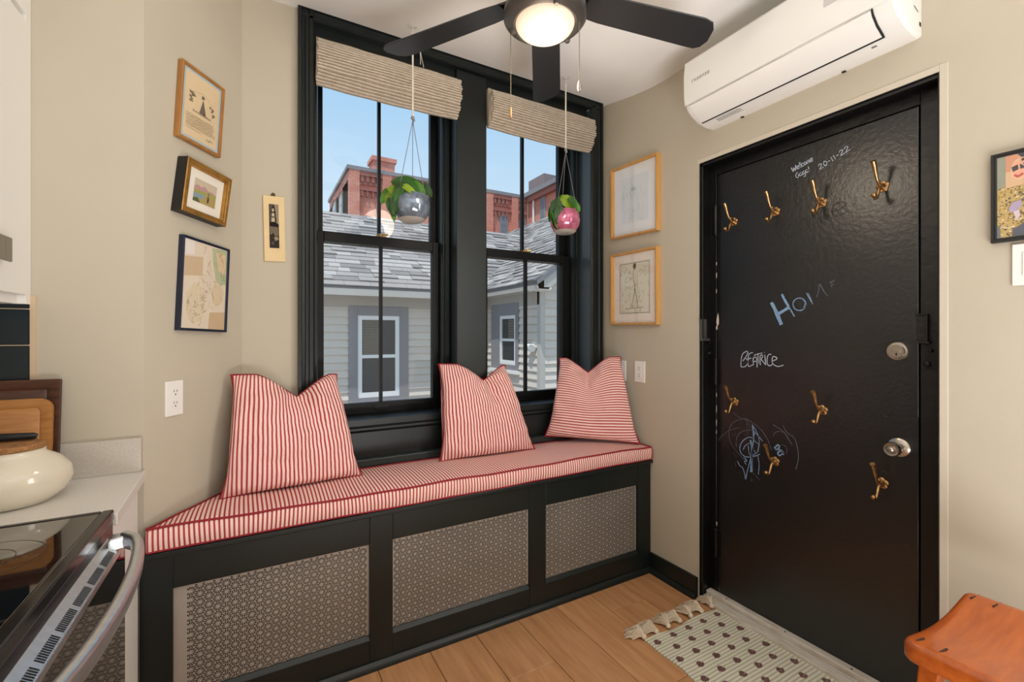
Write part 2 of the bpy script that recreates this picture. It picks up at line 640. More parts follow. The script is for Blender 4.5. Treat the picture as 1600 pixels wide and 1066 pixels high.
# ---------------------------------------------------------------- door
dr = thing('door_1', 'black painted door with chalk writing, hooks, deadbolt and knob', None, (XD, (DY0 + DY1) / 2, 0), kind='structure')
LY0, LY1, LZ0, LZ1 = .5103 * H, 1.113 * H, .036, 1.6036 * H
b = B()
b.box(XR - .002, XD, DY1 - .004, DY1 + .0, 0.0, DZ)           # far reveal
b.box(XR - .002, XD, DY0, DY0 + .004, 0.0, DZ)                 # near reveal
b.box(XR - .002, XD, DY0 + .004, DY1 - .004, DZ - .004, DZ)    # head reveal
b.box(XR + .004, XR + .012, DY1 - .016, DY1 - .004, .0, DZ - .016)
b.box(XR + .004, XR + .012, DY0 + .004, DY1 - .016, DZ - .016, DZ - .004)
b.box(XD, XD + .05, LY1 + .002, DY1, 0, DZ)
b.box(XD, XD + .05, DY0, LY0 - .002, 0, DZ)
b.box(XD, XD + .05, LY0 - .002, LY1 + .002, LZ1 + .003, DZ)
b.box(XD + .055, XD + .075, DY0, DY1, 0, DZ)  # dark sheet added behind the leaf so its gaps look shaded
obj('door_frame', b, JAMB, dr, bevel=.0015, seg=1)
leaf = obj('door_leaf', B().box(XD - .0005, XD + .045, LY0 + .002, LY1 - .002, LZ0, LZ1), DOORP, dr, bevel=.003)

# hinges on the far edge
HG = mat('hinge_paint', (18, 18, 19), .3, .2)
for y0, y1 in ((323, 366), (562, 600), (829, 868)):
    a, c = onX(1118.5, y0, XD - .008), onX(1118.5, y1, XD - .008)
    b = B()
    b.tube([a, c], .009, 12)
    b.ball(a + Vector((0, 0, .003)), .008)
    b.ball(c - Vector((0, 0, .003)), .008)
    b.box(XD - .003, XD, a.y + .004, a.y + .028, c.z, a.z)
    b.box(XD - .003, XD, a.y - .022, a.y - .004, c.z, a.z)
    obj('hinge', b, HG, dr, smooth=40)
# drop-bar brackets on the jambs
STEEL = mat('worn_steel', (120, 118, 116), .4, .8)
bt = onX(1097, 499, XR + .012)
bb_ = onX(1097, 529, XR + .012)
b = B()
b.box(XR - .004, XR + .040, DY1 - .012, DY1 - .006, bb_.z, bt.z)
b.box(XR - .014, XR - .004, DY1 - .012, DY1 - .006, bt.z - .006, bt.z)
b.box(XR - .006, XR + .055, DY1 - .02, DY1 - .006, bb_.z - .012, bb_.z)
obj('bar_bracket', b, [STEEL], dr, bevel=.001)
b = B()
for (px, py, r) in ((1109.5, 537, .006), (1108, 552, .009)):
    q = onX(px, py, XD - .02)
    b.lathe([(r, 0), (r, .012), (r * .6, .016)], (q.x, DY1 - .004, q.z), (0, -1, 0), 12)
b.box(XD - .012, XD - .004, DY1 - .018, DY1 - .004, onX(1113, 560, XD).z, onX(1113, 542, XD).z)
obj('jamb_bolt', b, HG, dr, smooth=40)
# right bracket: a bent plate, with a second plate and bolts below it
a, c = onX(1432, 491, XD - .004), onX(1450, 534, XD - .004)
b = B()
b.box(XD - .006, XD - .002, c.y, a.y, c.z, a.z)
b.box(XD - .020, XD - .002, c.y, a.y, a.z - .004, a.z)
b.box(XD - .020, XD - .002, c.y - .003, c.y, c.z, a.z)
b.box(XD - .024, XD - .002, c.y - .01, a.y, c.z - .006, c.z)
obj('bar_bracket', b, mat('scraped_steel', (46, 43, 41), .4, .5, var=(60, .5)), dr, bevel=.001)
a, c = onX(1446, 538, XD - .004), onX(1466, 578, XD - .004)
b = B()
b.box(XD - .006, XD - .001, c.y, a.y, c.z, a.z)
for (px, py, r) in ((1455.5, 548, .006), (1449.5, 569, .010)):
    q = onX(px, py, XD - .006)
    b.lathe([(r, 0), (r, .008), (r * .55, .012)], (XD - .006, q.y, q.z), (-1, 0, 0), 14)
obj('strike_plate', b, HG, dr, smooth=40, bevel=.001)
# chipped paint on the hinge edge
b = B()
CR = random.Random(3)
for (px, py, w_, h_) in ((1121.5, 500, 5, 22), (1120, 512, 3, 8), (1119.5, 430, 1.5, 12), (1119.5, 412, 1.5, 6), (1119.5, 455, 1.2, 10), (1119.5, 640, 1.3, 14), (1119.5, 660, 1.4, 12), (1119.5, 675, 1.3, 8), (1119.5, 617, 1.4, 8), (1119.8, 818, 2, 9), (1119.8, 832, 1.6, 8), (1119.8, 850, 1.3, 7)):
    pts = []
    for i in range(9):
        g = 2 * math.pi * i / 9
        rr = CR.uniform(.65, 1.1)
        pts.append(onX(px + w_ / 2 * rr * math.cos(g), py + h_ / 2 * rr * math.sin(g), XD - .0032))
    b.poly(pts)
obj('chipped_paint', b, mat('bare_plaster', (205, 195, 180), .8), dr, recalc=False)

# lock plate, knob and deadbolt
NICK = mat('satin_nickel', (190, 182, 172), .28, 1.0)
a, c = onX(1378, 646, XD), onX(1436, 762, XD)
b = B().box(XD - .003, XD, c.y, a.y, c.z, a.z + .0)
for (px, py) in ((1383, 651), (1383, 739)):
    q = onX(px, py, XD - .003)
    b.lathe([(.0075, 0), (.006, .004), (.002, .005)], (XD - .003, q.y, q.z), (-1, 0, 0), 12)
obj('lock_plate', b, DOORP, dr, smooth=40)
q = onX(1402, 549, XD - .01)
b = B()
b.lathe([(.034, 0), (.034, .008), (.031, .012), (.024, .013), (.022, .018), (.012, .018)], (XD, q.y, q.z), (-1, 0, 0), 28)
b.box(XD - .030, XD - .017, q.y - .012, q.y + .012, q.z - .004, q.z + .004)
obj('deadbolt', b, NICK, dr, smooth=35)
obj('keyway', B().box(XD - .0185, XD - .0178, q.y - .002, q.y + .002, q.z - .016, q.z - .006), JAMB, dr)
q = onX(1402, 700, XD - .02)
b = B()
b.lathe([(.033, 0), (.033, .006), (.027, .010), (.013, .012), (.011, .028), (.020, .034), (.0245, .042), (.0255, .060), (.022, .066), (.016, .065), (.014, .062)], (XD - .003, q.y, q.z), (-1, 0, 0), 28)
b.lathe([(.009, 0), (.009, .010), (.005, .013)], (XD - .066, q.y, q.z), (-1, 0, 0), 14)
obj('knob', b, NICK, dr, smooth=35)

# thresholds: two worn painted strips
WORN = mat('worn_grey_paint', (216, 210, 200), .6, var=(14, 0), tint=(188, 176, 158), stretch=(6, 1, 3), bump=(40, .2))
ts = thing('trim_3', 'worn grey wooden threshold strips under the black door', None, (XR, (DY0 + DY1) / 2, 0), kind='structure')
obj('lower_strip', B().box(XR - .012, XR + .038, DY0 + .004, DY1 - .006, .0, .022), WORN, ts, bevel=.004)
up = obj('upper_strip', B().box(XR + .040, XD - .001, DY0 + .005, DY1 - .006, .0, .040), WORN, ts, bevel=.004)
nl = B()
for yy in (1.40, 1.12, .87, .66):
    nl.lathe([(.004, 0), (.003, .0015)], (XR + .055, yy, .040), n=10)
obj('nail', nl, HG, ts)
# ---------------------------------------------------------------- chalk writing on the door
def ribbon(b, pts, w, off, m=0, n=None, wob=0.0):
    """flat stroke through 3D points lying in a plane with normal n, standing 'off' proud of it"""
    n = Vector(n)
    pts = [Vector(p) for p in pts]
    if len(pts) < 2:
        return
    # smooth: Catmull-Rom
    P = [pts[0]] + pts + [pts[-1]]
    out = []
    for i in range(1, len(P) - 2):
        for j in range(4):
            t = j / 4
            p0, p1, p2, p3 = P[i - 1], P[i], P[i + 1], P[i + 2]
            out.append(.5 * ((2 * p1) + (p2 - p0) * t + (2 * p0 - 5 * p1 + 4 * p2 - p3) * t * t + (3 * p1 - p0 - 3 * p2 + p3) * t ** 3))
    out.append(pts[-1])
    vs = []
    for i, p in enumerate(out):
        t = (out[min(i + 1, len(out) - 1)] - out[max(i - 1, 0)])
        s = n.cross(t)
        s = s.normalized() if s.length > 1e-9 else Vector((0, 0, 1))
        ww = w / 2 * (1 + wob * (CR.random() - .5))
        vs += [p + s * ww + n * off, p - s * ww + n * off]
    b.add(vs, [(2 * i, 2 * i + 1, 2 * i + 3, 2 * i + 2) for i in range(len(out) - 1)], m)


NX = (-1, 0, 0)


def door_pts(zx, zy, sc_, pts):
    return [onX(zx + px / sc_, zy + py / sc_, XD) for px, py in pts]


CHALK = mat('blue_chalk', (126, 156, 190), .9, var=(160, .25), spec=.1)
CHALKW = mat('white_chalk', (176, 186, 200), .9, var=(160, .25), spec=.1)
CHALKF = mat('faint_chalk', (96, 102, 112), .9, var=(160, .25), spec=.1)
SMUDGE = mat('wiped_chalk', (22, 23, 26), .56, spec=.6)

BEA = [[(285, 690), (290, 560), (310, 420), (350, 350), (430, 305), (460, 330), (440, 390), (400, 460), (335, 545)],
       [(400, 480), (455, 520), (460, 600), (420, 660), (370, 695), (285, 690)],
       [(585, 335), (520, 355), (480, 400), (470, 500), (465, 620), (490, 685), (560, 655), (610, 625)],
       [(475, 490), (520, 485), (545, 465)], [(605, 650), (590, 520), (605, 465), (650, 450), (680, 480), (690, 600), (690, 710)],
       [(595, 560), (690, 555)], [(615, 410), (700, 375), (825, 345)], [(715, 385), (715, 480), (735, 610)],
       [(775, 650), (765, 540), (765, 440), (790, 400), (825, 400), (825, 450), (790, 500), (820, 540), (900, 640)],
       [(880, 395), (895, 500), (910, 650)], [(872, 325), (884, 335)],
       [(1045, 385), (1000, 380), (960, 420), (940, 520), (955, 630), (1000, 665), (1050, 650), (1090, 600)],
       [(1080, 540), (1150, 520), (1190, 475), (1130, 440), (1085, 440), (1065, 520), (1080, 600), (1140, 660), (1230, 685), (1350, 650)]]
b = B()
for s in BEA:
    ribbon(b, door_pts(1140, 530, 16, s), .0038, .0012, 0, NX, .5)
obj('chalk_writing', b, CHALKW, dr, recalc=False)
# HOME
b = B()
hk = lambda pts: door_pts(1120, 320, 5.332, pts)
ribbon(b, hk([(455, 815), (485, 870), (540, 1000)]), .0155, .0012, 0, NX, .35)
ribbon(b, hk([(510, 912), (555, 885), (605, 855)]), .0135, .0014, 0, NX, .35)
ribbon(b, hk([(543, 745), (570, 800), (600, 850)]), .0095, .0012, 0, NX, .5)
ribbon(b, hk([(600, 850), (625, 890), (648, 932)]), .0045, .0012, 0, NX, .5)
circ = [(690 + 54 * math.cos(g), 830 + 52 * math.sin(g)) for g in [i * .5 for i in range(15)]]
ribbon(b, hk(circ), .0042, .0012, 0, NX, .5)
ribbon(b, hk([(715, 785), (738, 820), (725, 860)]), .0036, .0012, 0, NX, .5)
ribbon(b, hk([(748, 735), (775, 785), (802, 830)]), .0034, .0012, 0, NX, .5)
ribbon(b, hk([(764, 738), (785, 790), (800, 822)]), .0030, .0012, 0, NX, .5)
obj('chalk_writing', b, CHALK, dr, recalc=False)
b = B()
for s in ([(835, 770), (850, 710), (860, 662), (890, 715), (926, 762)], [(945, 640), (960, 688)], [(945, 652), (985, 628)], [(956, 672), (975, 660)]):
    ribbon(b, hk(s), .0034, .0012, 0, NX, .5)
obj('chalk_writing', b, CHALKF, dr, recalc=False)

# a small hand alphabet (unit x-height 1, advance width last)
HAND = {
    'W': ([[(0, 1.6), (.25, 0), (.55, 1.1), (.8, 0), (1.15, 1.6)]], 1.25),
    'e': ([[(0, .5), (.55, .55), (.5, .95), (.15, .95), (0, .5), (.15, .05), (.6, .1)]], .72),
    'l': ([[(.1, .1), (.3, 1.2), (.25, 1.75), (.12, 1.2), (.2, .05), (.35, .08)]], .42),
    'c': ([[(.55, .85), (.25, 1.0), (.02, .5), (.2, .02), (.55, .12)]], .66),
    'o': ([[(.3, 1), (.02, .5), (.3, 0), (.6, .5), (.3, 1), (.5, .95)]], .72),
    'm': ([[(0, 0), (.05, 1), (.08, .7), (.25, 1), (.33, 0), (.38, .7), (.55, 1), (.63, 0), (.75, .05)]], .85),
    'G': ([[(.8, 1.35), (.5, 1.6), (.1, 1.1), (.1, .3), (.5, 0), (.8, .4), (.82, .7), (.5, .7)]], 1.0),
    'a': ([[(.55, .9), (.2, 1), (0, .5), (.2, 0), (.5, .4), (.55, .95), (.55, .1), (.7, .05)]], .78),
    'g': ([[(.55, .9), (.2, 1), (0, .5), (.2, .05), (.5, .4), (.55, .95), (.55, -.5), (.3, -.8), (.05, -.55)]], .74),
    '!': ([[(.12, 1.7), (.15, .6)], [(.12, .12), (.16, .02)]], .4),
    '2': ([[(0, 1.2), (.3, 1.6), (.6, 1.2), (.3, .6), (0, .02), (.3, .1), (.75, .05)]], .85),
    '0': ([[(.3, 1.6), (.02, .8), (.3, 0), (.6, .8), (.3, 1.6)]], .75),
    '1': ([[(.1, 1.5), (.14, 0)]], .45), '-': ([[(0, .75), (.4, .75)]], .6), ' ': ([], .5),
    't': ([[(.25, 1.6), (.22, .2), (.4, .05)], [(0, 1.05), (.5, 1.05)]], .6),
    'u': ([[(0, 1), (.05, .2), (.3, .02), (.5, .3), (.55, 1), (.55, .1), (.7, .05)]], .75),
    'r': ([[(0, 0), (.05, 1), (.1, .7), (.35, 1), (.45, .9)]], .5),
    'T': ([[(0, 1.55), (1, 1.65)], [(.5, 1.6), (.5, 0)]], 1.0),
    'h': ([[(0, 1.7), (.05, 0), (.1, .6), (.35, 1), (.5, .6), (.5, 0)]], .65),
}


def hand_text(b, text, p0, p1, xh, w, off=.0012, pl=None):
    """write text along the line p0 -> p1 (3D, on the door); xh = x height in metres"""
    p0, p1 = Vector(p0), Vector(p1)
    tot = sum(HAND[c][1] for c in text)
    ux = (p1 - p0) / tot
    d = ux.normalized()
    up = Vector((0, 0, 1)) - d * d.z
    up = up.normalized() * xh
    xx = 0
    for c in text:
        for s in HAND[c][0]:
            ribbon(b, [p0 + ux * (xx + q[0]) + up * q[1] for q in s], w, off, 0, NX, .5)
        xx += HAND[c][1]


b = B()
wk = lambda px, py: onX(1220 + px / 8, 220 + py / 8, XD)
hand_text(b, 'Welcome', wk(148, 392), wk(410, 245), .0135, .0034)
hand_text(b, 'Gaga!', wk(195, 470), wk(375, 375), .0135, .0028)
hand_text(b, '20-11-22', wk(490, 362), wk(880, 105), .0135, .0026)
obj('chalk_writing', b, CHALKW, dr, recalc=False)
# older wiped writing, darker than the paint around it
b = B()
hand_text(b, 'Welcome', onX(1160, 402, XD), onX(1330, 330, XD), .052, .004, .0008)
hand_text(b, 'To our', onX(1140, 470, XD), onX(1250, 405, XD), .035, .003, .0008)
obj('wiped_writing', b, SMUDGE, dr, recalc=False)
# scribbles
sk = lambda pts: door_pts(1120, 640, 8.886, pts)
b = B()
for w_, s in ((.0022, [(20, 430), (80, 360), (180, 290), (310, 255)]), (.0026, [(180, 420), (170, 300), (210, 200), (300, 145), (400, 130), (480, 170), (560, 230), (640, 310), (720, 440), (760, 570)]),
              (.0020, [(215, 40), (330, 120), (420, 150), (460, 240), (480, 300)]), (.0028, [(275, 520), (270, 440), (300, 350), (370, 300), (460, 285), (500, 295)]),
              (.0020, [(430, 360), (420, 220), (415, 120)]), (.0020, [(180, 420), (240, 540), (330, 640), (420, 720)]),
              (.0030, [(780, 210), (880, 270), (950, 330), (1040, 480)]), (.0032, [(925, 220), (970, 310), (1080, 400), (1120, 520), (1135, 680), (1100, 830)]),
              (.0020, [(790, 380), (810, 320), (880, 305), (940, 320)]), (.0020, [(500, 880), (600, 980)]), (.0024, [(880, 500), (940, 500), (980, 560), (960, 610)]),
              (.0026, [(262, 740), (264, 790)]), (.0026, [(484, 960), (486, 998)])):
    ribbon(b, sk(s), w_, .0012, 0, NX, .5)
obj('chalk_scribble', b, CHALKF, dr, recalc=False)
b = B()
for w_, s in ((.0036, [(320, 560), (330, 490), (380, 420), (450, 385), (500, 400)]), (.0034, [(370, 560), (390, 510), (450, 470), (500, 480)]),
              (.0034, [(320, 560), (350, 620), (420, 660), (520, 650), (600, 620)]), (.0085, [(470, 425), (490, 540), (482, 700), (476, 870)]),
              (.006, [(498, 215), (515, 400), (500, 500), (490, 640), (492, 860)]), (.0034, [(495, 210), (560, 320), (590, 420), (580, 540), (550, 610), (520, 560)]),
              (.0032, [(520, 300), (580, 370), (640, 440)]), (.0034, [(530, 320), (520, 420), (580, 480)]),
              (.0036, [(290, 715), (320, 780), (360, 810), (390, 900), (402, 970), (420, 880), (470, 690)]), (.0032, [(570, 640), (590, 760), (580, 900)]),
              (.0030, [(440, 500), (450, 600), (480, 640), (560, 600), (580, 560)]), (.0034, [(380, 660), (420, 715), (385, 720), (410, 765)]),
              (.0060, [(800, 540), (850, 490), (870, 530), (820, 560), (880, 560), (920, 600), (870, 640), (850, 600), (900, 580), (930, 630)])):
    ribbon(b, sk(s), w_, .0013, 0, NX, .5)
obj('chalk_scribble', b, CHALK, dr, recalc=False)

# ---------------------------------------------------------------- coat hooks on the door
HOOKM = mat('antique_brass', (186, 146, 98), .32, 1.0, var=(60, .3))


def make_hook(label):
    t = thing('coat_hook', label, 'hook', (0, 0, 0), 'brass coat hooks on the door')
    b = B()
    for i in range(5):                    # lobed rose
        g = math.pi / 2 + 2 * math.pi * i / 5
        b.lathe([(.010, 0), (.010, .003), (.006, .006)], (0, .0115 * math.cos(g), .0115 * math.sin(g)), (-1, 0, 0), 12)
    b.lathe([(.013, 0), (.012, .007), (.008, .012), (.006, .016)], (0, 0, 0), (-1, 0, 0), 16)
    obj('rose', b, HOOKM, t, local=True, smooth=40)
    b = B()
    up = [(-.012, 0, 0), (-.028, 0, .006), (-.044, 0, .022), (-.055, 0, .044), (-.063, 0, .066), (-.074, 0, .081)]
    b.tube(up, [.0055, .005, .005, .006, .0075, .0085], 12)
    b.ball((-.026, 0, .016), .0045)
    obj('upper_arm', b, HOOKM, t, local=True, smooth=50)
    b = B()
    lo = [(-.014, 0, -.002), (-.028, 0, -.012), (-.036, 0, -.032), (-.044, 0, -.048), (-.056, 0, -.052), (-.066, 0, -.042)]
    b.tube(lo, [.006, .0055, .005, .005, .005, .0055], 10)
    b.ball((-.067, 0, -.040), .0085)
    obj('lower_arm', b, HOOKM, t, local=True, smooth=50)
    return t


hook_spots = ((1147, 347, 'brass double coat hook nearest the upper hinge, first of the top row'),
              (1212, 331, 'brass double coat hook second from the hinge side in the top row'),
              (1284, 317, 'brass double coat hook just below the chalk words Welcome Gaga'),
              (1379, 292, 'brass double coat hook at the latch end of the top row, highest of all'),
              (1148, 628, 'brass double coat hook under the middle hinge, above the chalk scribble'),
              (1285, 641, 'brass double coat hook alone in the middle of the black door'),
              (1211, 721, 'brass double coat hook amid the blue chalk scribble'),
              (1378, 755, 'brass double coat hook just below the door knob, lowest of all'))
proto = make_hook(hook_spots[0][2])
for i, (px, py, lb) in enumerate(hook_spots):
    o = proto if i == 0 else copy_tree(proto)
    o.location = onX(px, py, XD - .001)
    o['label'] = lb

# ---------------------------------------------------------------- framed pictures
PIC_GLASS = glass_mat('picture_glass', (1, 1, 1), 1.0)


def picture(name, label, front, n, depth, border, fmat, art, mat_w=0, mat_c=None, mat_w2=0, mat_c2=None, lip=.004, glass=True, side_m=None, group=None, cat='picture'):
    """front: TL, TR, BR, BL corners of the frame's front; n: normal toward the viewer; depth: how far the frame stands off the wall"""
    TL, TR, BR, BL = [Vector(p) for p in front]
    n = Vector(n).normalized()
    mid = (TL + TR + BR + BL) / 4 - n * depth
    t = thing(name, label, cat, mid, group)
    W_, H_ = (TR - TL).length, (BL - TL).length

    def P(u, v, z=0.0):
        return (TL * (1 - u) + TR * u) * (1 - v) + (BL * (1 - u) + BR * u) * v + n * z

    def ring(b, iu, iv, ou, ov, z_o, z_i, m=0):
        o = [P(ou, ov, z_o), P(1 - ou, ov, z_o), P(1 - ou, 1 - ov, z_o), P(ou, 1 - ov, z_o)]
        i = [P(iu, iv, z_i), P(1 - iu, iv, z_i), P(1 - iu, 1 - iv, z_i), P(iu, 1 - iv, z_i)]
        for k in range(4):
            b.quad(o[k], o[(k + 1) % 4], i[(k + 1) % 4], i[k], m)

    bu, bv = border / W_, border / H_
    b = B()
    m1 = 1 if side_m else 0
    ring(b, 0, 0, 0, 0, -depth + .001, -.002, m1)                    # outer sides
    ring(b, .12 * bu, .12 * bv, 0, 0, -.002, 0)
    ring(b, .55 * bu, .55 * bv, .12 * bu, .12 * bv, 0, -.0005)
    ring(b, .62 * bu, .62 * bv, .55 * bu, .55 * bv, -.0005, -.003)
    ring(b, .86 * bu, .86 * bv, .62 * bu, .62 * bv, -.003, -.003)
    ring(b, bu, bv, .86 * bu, .86 * bv, -.003, -lip)
    ring(b, bu, bv, bu, bv, -lip, -lip - .004)
    b.quad(P(0, 0, -depth + .001), P(1, 0, -depth + .001), P(1, 1, -depth + .001), P(0, 1, -depth + .001), m1)
    obj('frame', b, [fmat, side_m] if side_m else [fmat], t, recalc=False)
    # mat board(s) and the print, as flat paper inside the rebate
    zb = -lip - .003
    u0, v0 = bu, bv
    b = B()
    b.quad(P(u0, v0, zb), P(1 - u0, v0, zb), P(1 - u0, 1 - v0, zb), P(u0, 1 - v0, zb))
    obj('mat_board' if mat_w else 'paper', b, flat(mat_c or (235, 228, 214)), t, recalc=False)
    if mat_w2:
        u2, v2 = u0 + mat_w2 / W_, v0 + mat_w2 / H_
        b = B()
        b.quad(P(u2, v2, zb + .0004), P(1 - u2, v2, zb + .0004), P(1 - u2, 1 - v2, zb + .0004), P(u2, 1 - v2, zb + .0004))
        obj('paper', b, flat(mat_c2), t, recalc=False)
    u1, v1 = u0 + mat_w / W_, v0 + mat_w / H_
    # art items: (kind, points in 0..1 of the picture area, colour, width)
    cols, b = [], B()
    for z_i, it in enumerate(art):
        c = it[2]
        if c not in cols:
            cols.append(c)
        mi = cols.index(c)
        z = zb + .0008 + (.0010 / max(40, len(art))) * min(z_i, len(art) - 40) + .00004 * max(0, z_i - max(0, len(art) - 40)) if len(art) > 40 else zb + .0008 + .00004 * z_i
        pts = [P(u1 + (1 - 2 * u1) * min(1, max(0, q[0])), v1 + (1 - 2 * v1) * min(1, max(0, q[1])), 0) for q in it[1]]
        if it[0] == 'poly':
            b.poly([p + n * z for p in pts], mi)
        else:
            ribbon(b, pts, it[3], z, mi, n, .4)
    if art:
        obj('print', b, [flat(c) for c in cols], t, recalc=False)
    if glass:
        zg = -lip + .0005
        obj('glass', B().quad(P(bu * .95, bv * .95, zg), P(1 - bu * .95, bv * .95, zg), P(1 - bu * .95, 1 - bv * .95, zg), P(bu * .95, 1 - bv * .95, zg)), PIC_GLASS, t, recalc=False)
    return t


def on_angle(px, py, off):
    return onP(px, py, C1 + n_ang * off, n_ang)


AR = random.Random(11)


def blob(cx, cy, rx, ry, n=10, jit=.25):
    return [(cx + rx * AR.uniform(1 - jit, 1 + jit) * math.cos(2 * math.pi * i / n), cy + ry * AR.uniform(1 - jit, 1 + jit) * math.sin(2 * math.pi * i / n)) for i in range(n)]


def wig(x0, x1, y, a=.006, n=22):
    return [(x0 + (x1 - x0) * i / n, y + AR.uniform(-a, a)) for i in range(n + 1)]


FULL = [(0, 0), (1, 0), (1, 1), (0, 1)]
# certificate with blue mat
INK = (84, 74, 64)
art = [('poly', FULL, (226, 202, 164))]
for cx, cy, rx, ry in ((.22, .34, .13, .06), (.20, .42, .09, .045), (.78, .40, .09, .05), (.84, .50, .06, .05)):
    for k in range(5):
        art.append(('poly', blob(cx + AR.uniform(-rx, rx) * .6, cy + AR.uniform(-ry, ry) * .6, rx * .32, ry * .36), (122, 110, 92)))
art.append(('poly', [(.42, .56), (.52, .32), (.62, .56)], (110, 100, 86)))
art.append(('poly', blob(.51, .29, .05, .03), (120, 108, 90)))
art.append(('line', [(.2, .28), (.35, .26), (.5, .24), (.66, .28), (.8, .34)], (140, 126, 104), .0010))
for i in range(11):
    art.append(('line', [(.24 + .05 * i, .555 + .006 * (i % 2)), (.262 + .05 * i, .585)], (60, 52, 46), .0032))
for i in range(8):
    art.append(('line', wig(.06, .94 - AR.uniform(0, .12), .65 + .026 * i, .007, 40), INK, .0011))
art.append(('line', wig(.05, .5, .87, .004), (120, 106, 88), .0010))
art.append(('line', [(.66, .93), (.7, .91), (.75, .94), (.78, .90), (.86, .93)], INK, .0016))
OAKF = mat('oak_frame', (168, 118, 62), .4, var=(30, .2), stretch=(1, 1, .2))
picture('framed_certificate', 'oak framed certificate with pale blue mat, top of the angled wall', [on_angle(*p, .022) for p in ((287, 91.5), (352.5, 140), (345.3, 247), (279.5, 211.5))], n_ang, .022, .012, OAKF, art, mat_w=.009, mat_c=(178, 200, 212), group='pictures on the angled wall')
# small landscape, deep gold frame
art = [('poly', FULL, (206, 190, 168)), ('poly', [(0, .35), (.15, .25), (.3, .32), (.45, .22), (.62, .36), (.8, .34), (1, .42), (1, .6), (0, .6)], (190, 150, 148)),
       ('poly', [(0, .5), (.4, .46), (.75, .42), (1, .46), (1, .7), (0, .66)], (166, 164, 96)), ('poly', [(0, .62), (.45, .6), (.55, .75), (.3, .95), (0, 1)], (140, 158, 166)),
       ('poly', [(.3, .82), (.6, .66), (1, .62), (1, 1), (.2, 1)], (178, 156, 100)), ('poly', [(0, .86), (.2, .8), (.34, 1), (0, 1)], (96, 104, 66)),
       ('poly', [(.62, .5), (.68, .5), (.71, .74), (.60, .74)], (124, 92, 62)), ('poly', blob(.65, .46, .022, .035, 8, .05), (70, 54, 44)), ('poly', [(.615, .72), (.69, .72), (.68, .88), (.62, .88)], (66, 54, 48)),
       ('poly', [(.55, .56), (.75, .55), (.75, .58), (.55, .59)], (190, 170, 140))]
GOLD = mat('gilt_frame', (178, 132, 66), .35, .55, var=(24, .25))
picture('framed_landscape', 'small watercolour landscape in a deep gilt frame between certificate and map', [on_angle(*p, .042) for p in ((295, 243.5), (363.7, 281), (353.8, 354.5), (284, 328))], n_ang, .042, .024, GOLD, art, mat_w=.032, mat_c=(238, 232, 220), lip=.012, side_m=mat('black_frame_side', (22, 19, 18), .5), group='pictures on the angled wall')
# map, dark blue frame
art = [('poly', FULL, (226, 212, 192)), ('poly', [(0, 0), (.22, 0), (.22, .16), (0, .18)], (232, 224, 216)), ('poly', [(.02, .20), (.42, .16), (.42, .38), (.02, .42)], (208, 184, 152)),
       ('poly', [(.62, .02), (1, 0), (1, .42), (.86, .46), (.74, .40), (.66, .20)], (186, 192, 156)), ('poly', [(.72, .06), (.96, .06), (.98, .32), (.80, .28)], (222, 200, 164)),
       ('poly', [(.62, .80), (1, .78), (1, 1), (.6, 1)], (206, 180, 146)), ('poly', blob(.30, .72, .22, .24, 14, .15), (222, 206, 178)), ('poly', blob(.8, .58, .16, .14, 12, .2), (220, 200, 170))]
for i in range(26):
    x, y = AR.uniform(.1, .5), AR.uniform(.5, .95)
    art.append(('line', [(x, y), (x + AR.uniform(-.06, .06), y + AR.uniform(-.05, .05)), (x + AR.uniform(-.09, .09), y + AR.uniform(-.06, .06))], (132, 138, 112), .0012))
for i in range(34):
    x, y = AR.uniform(.4, .98), AR.uniform(.03, .8)
    art.append(('line', [(x, y), (x + AR.uniform(-.07, .07), y + AR.uniform(-.06, .06)), (x + AR.uniform(-.1, .1), y + AR.uniform(-.08, .08))], (176, 150, 126), .0010))
picture('framed_map', 'framed old map in a dark blue frame, lowest on the angled wall', [on_angle(*p, .022) for p in ((288.5, 366), (360, 390), (354.6, 519.5), (281, 516))], n_ang, .022, .009, mat('navy_frame', (28, 36, 58), .3), art, group='pictures on the angled wall')
# lighthouse print on a slim wooden panel
PT = onY(410.8, 304.8, YW - .008), onY(444, 308.3, YW - .008), onY(446, 409.2, YW - .008), onY(413.3, 408, YW - .008)
t = thing('lighthouse_print', 'slim cream panel with dark lighthouse print beside the window casing', 'picture', (PT[0] + PT[2]) / 2 + Vector((0, .008, 0)))
obj('panel', B().prism([PT[0], PT[1], PT[2], PT[3]], (0, .007, 0)), mat('cream_panel', (226, 200, 152), .6, var=(14, .06)), t, bevel=.001)


def LP(u, v, z=-.0006):
    a, b2, c, d = PT
    return (a * (1 - u) + b2 * u) * (1 - v) + (d * (1 - u) + c * u) * v + Vector((0, z, 0))


b = B()
cs = [(52, 46, 42), (150, 134, 112), (196, 180, 150), (88, 78, 70), (30, 27, 26)]


def lp(pts, m, z):
    b.poly([LP(.26 + .46 * q[0], .125 + .67 * q[1], -.0006 - .0001 * z) for q in pts], m)


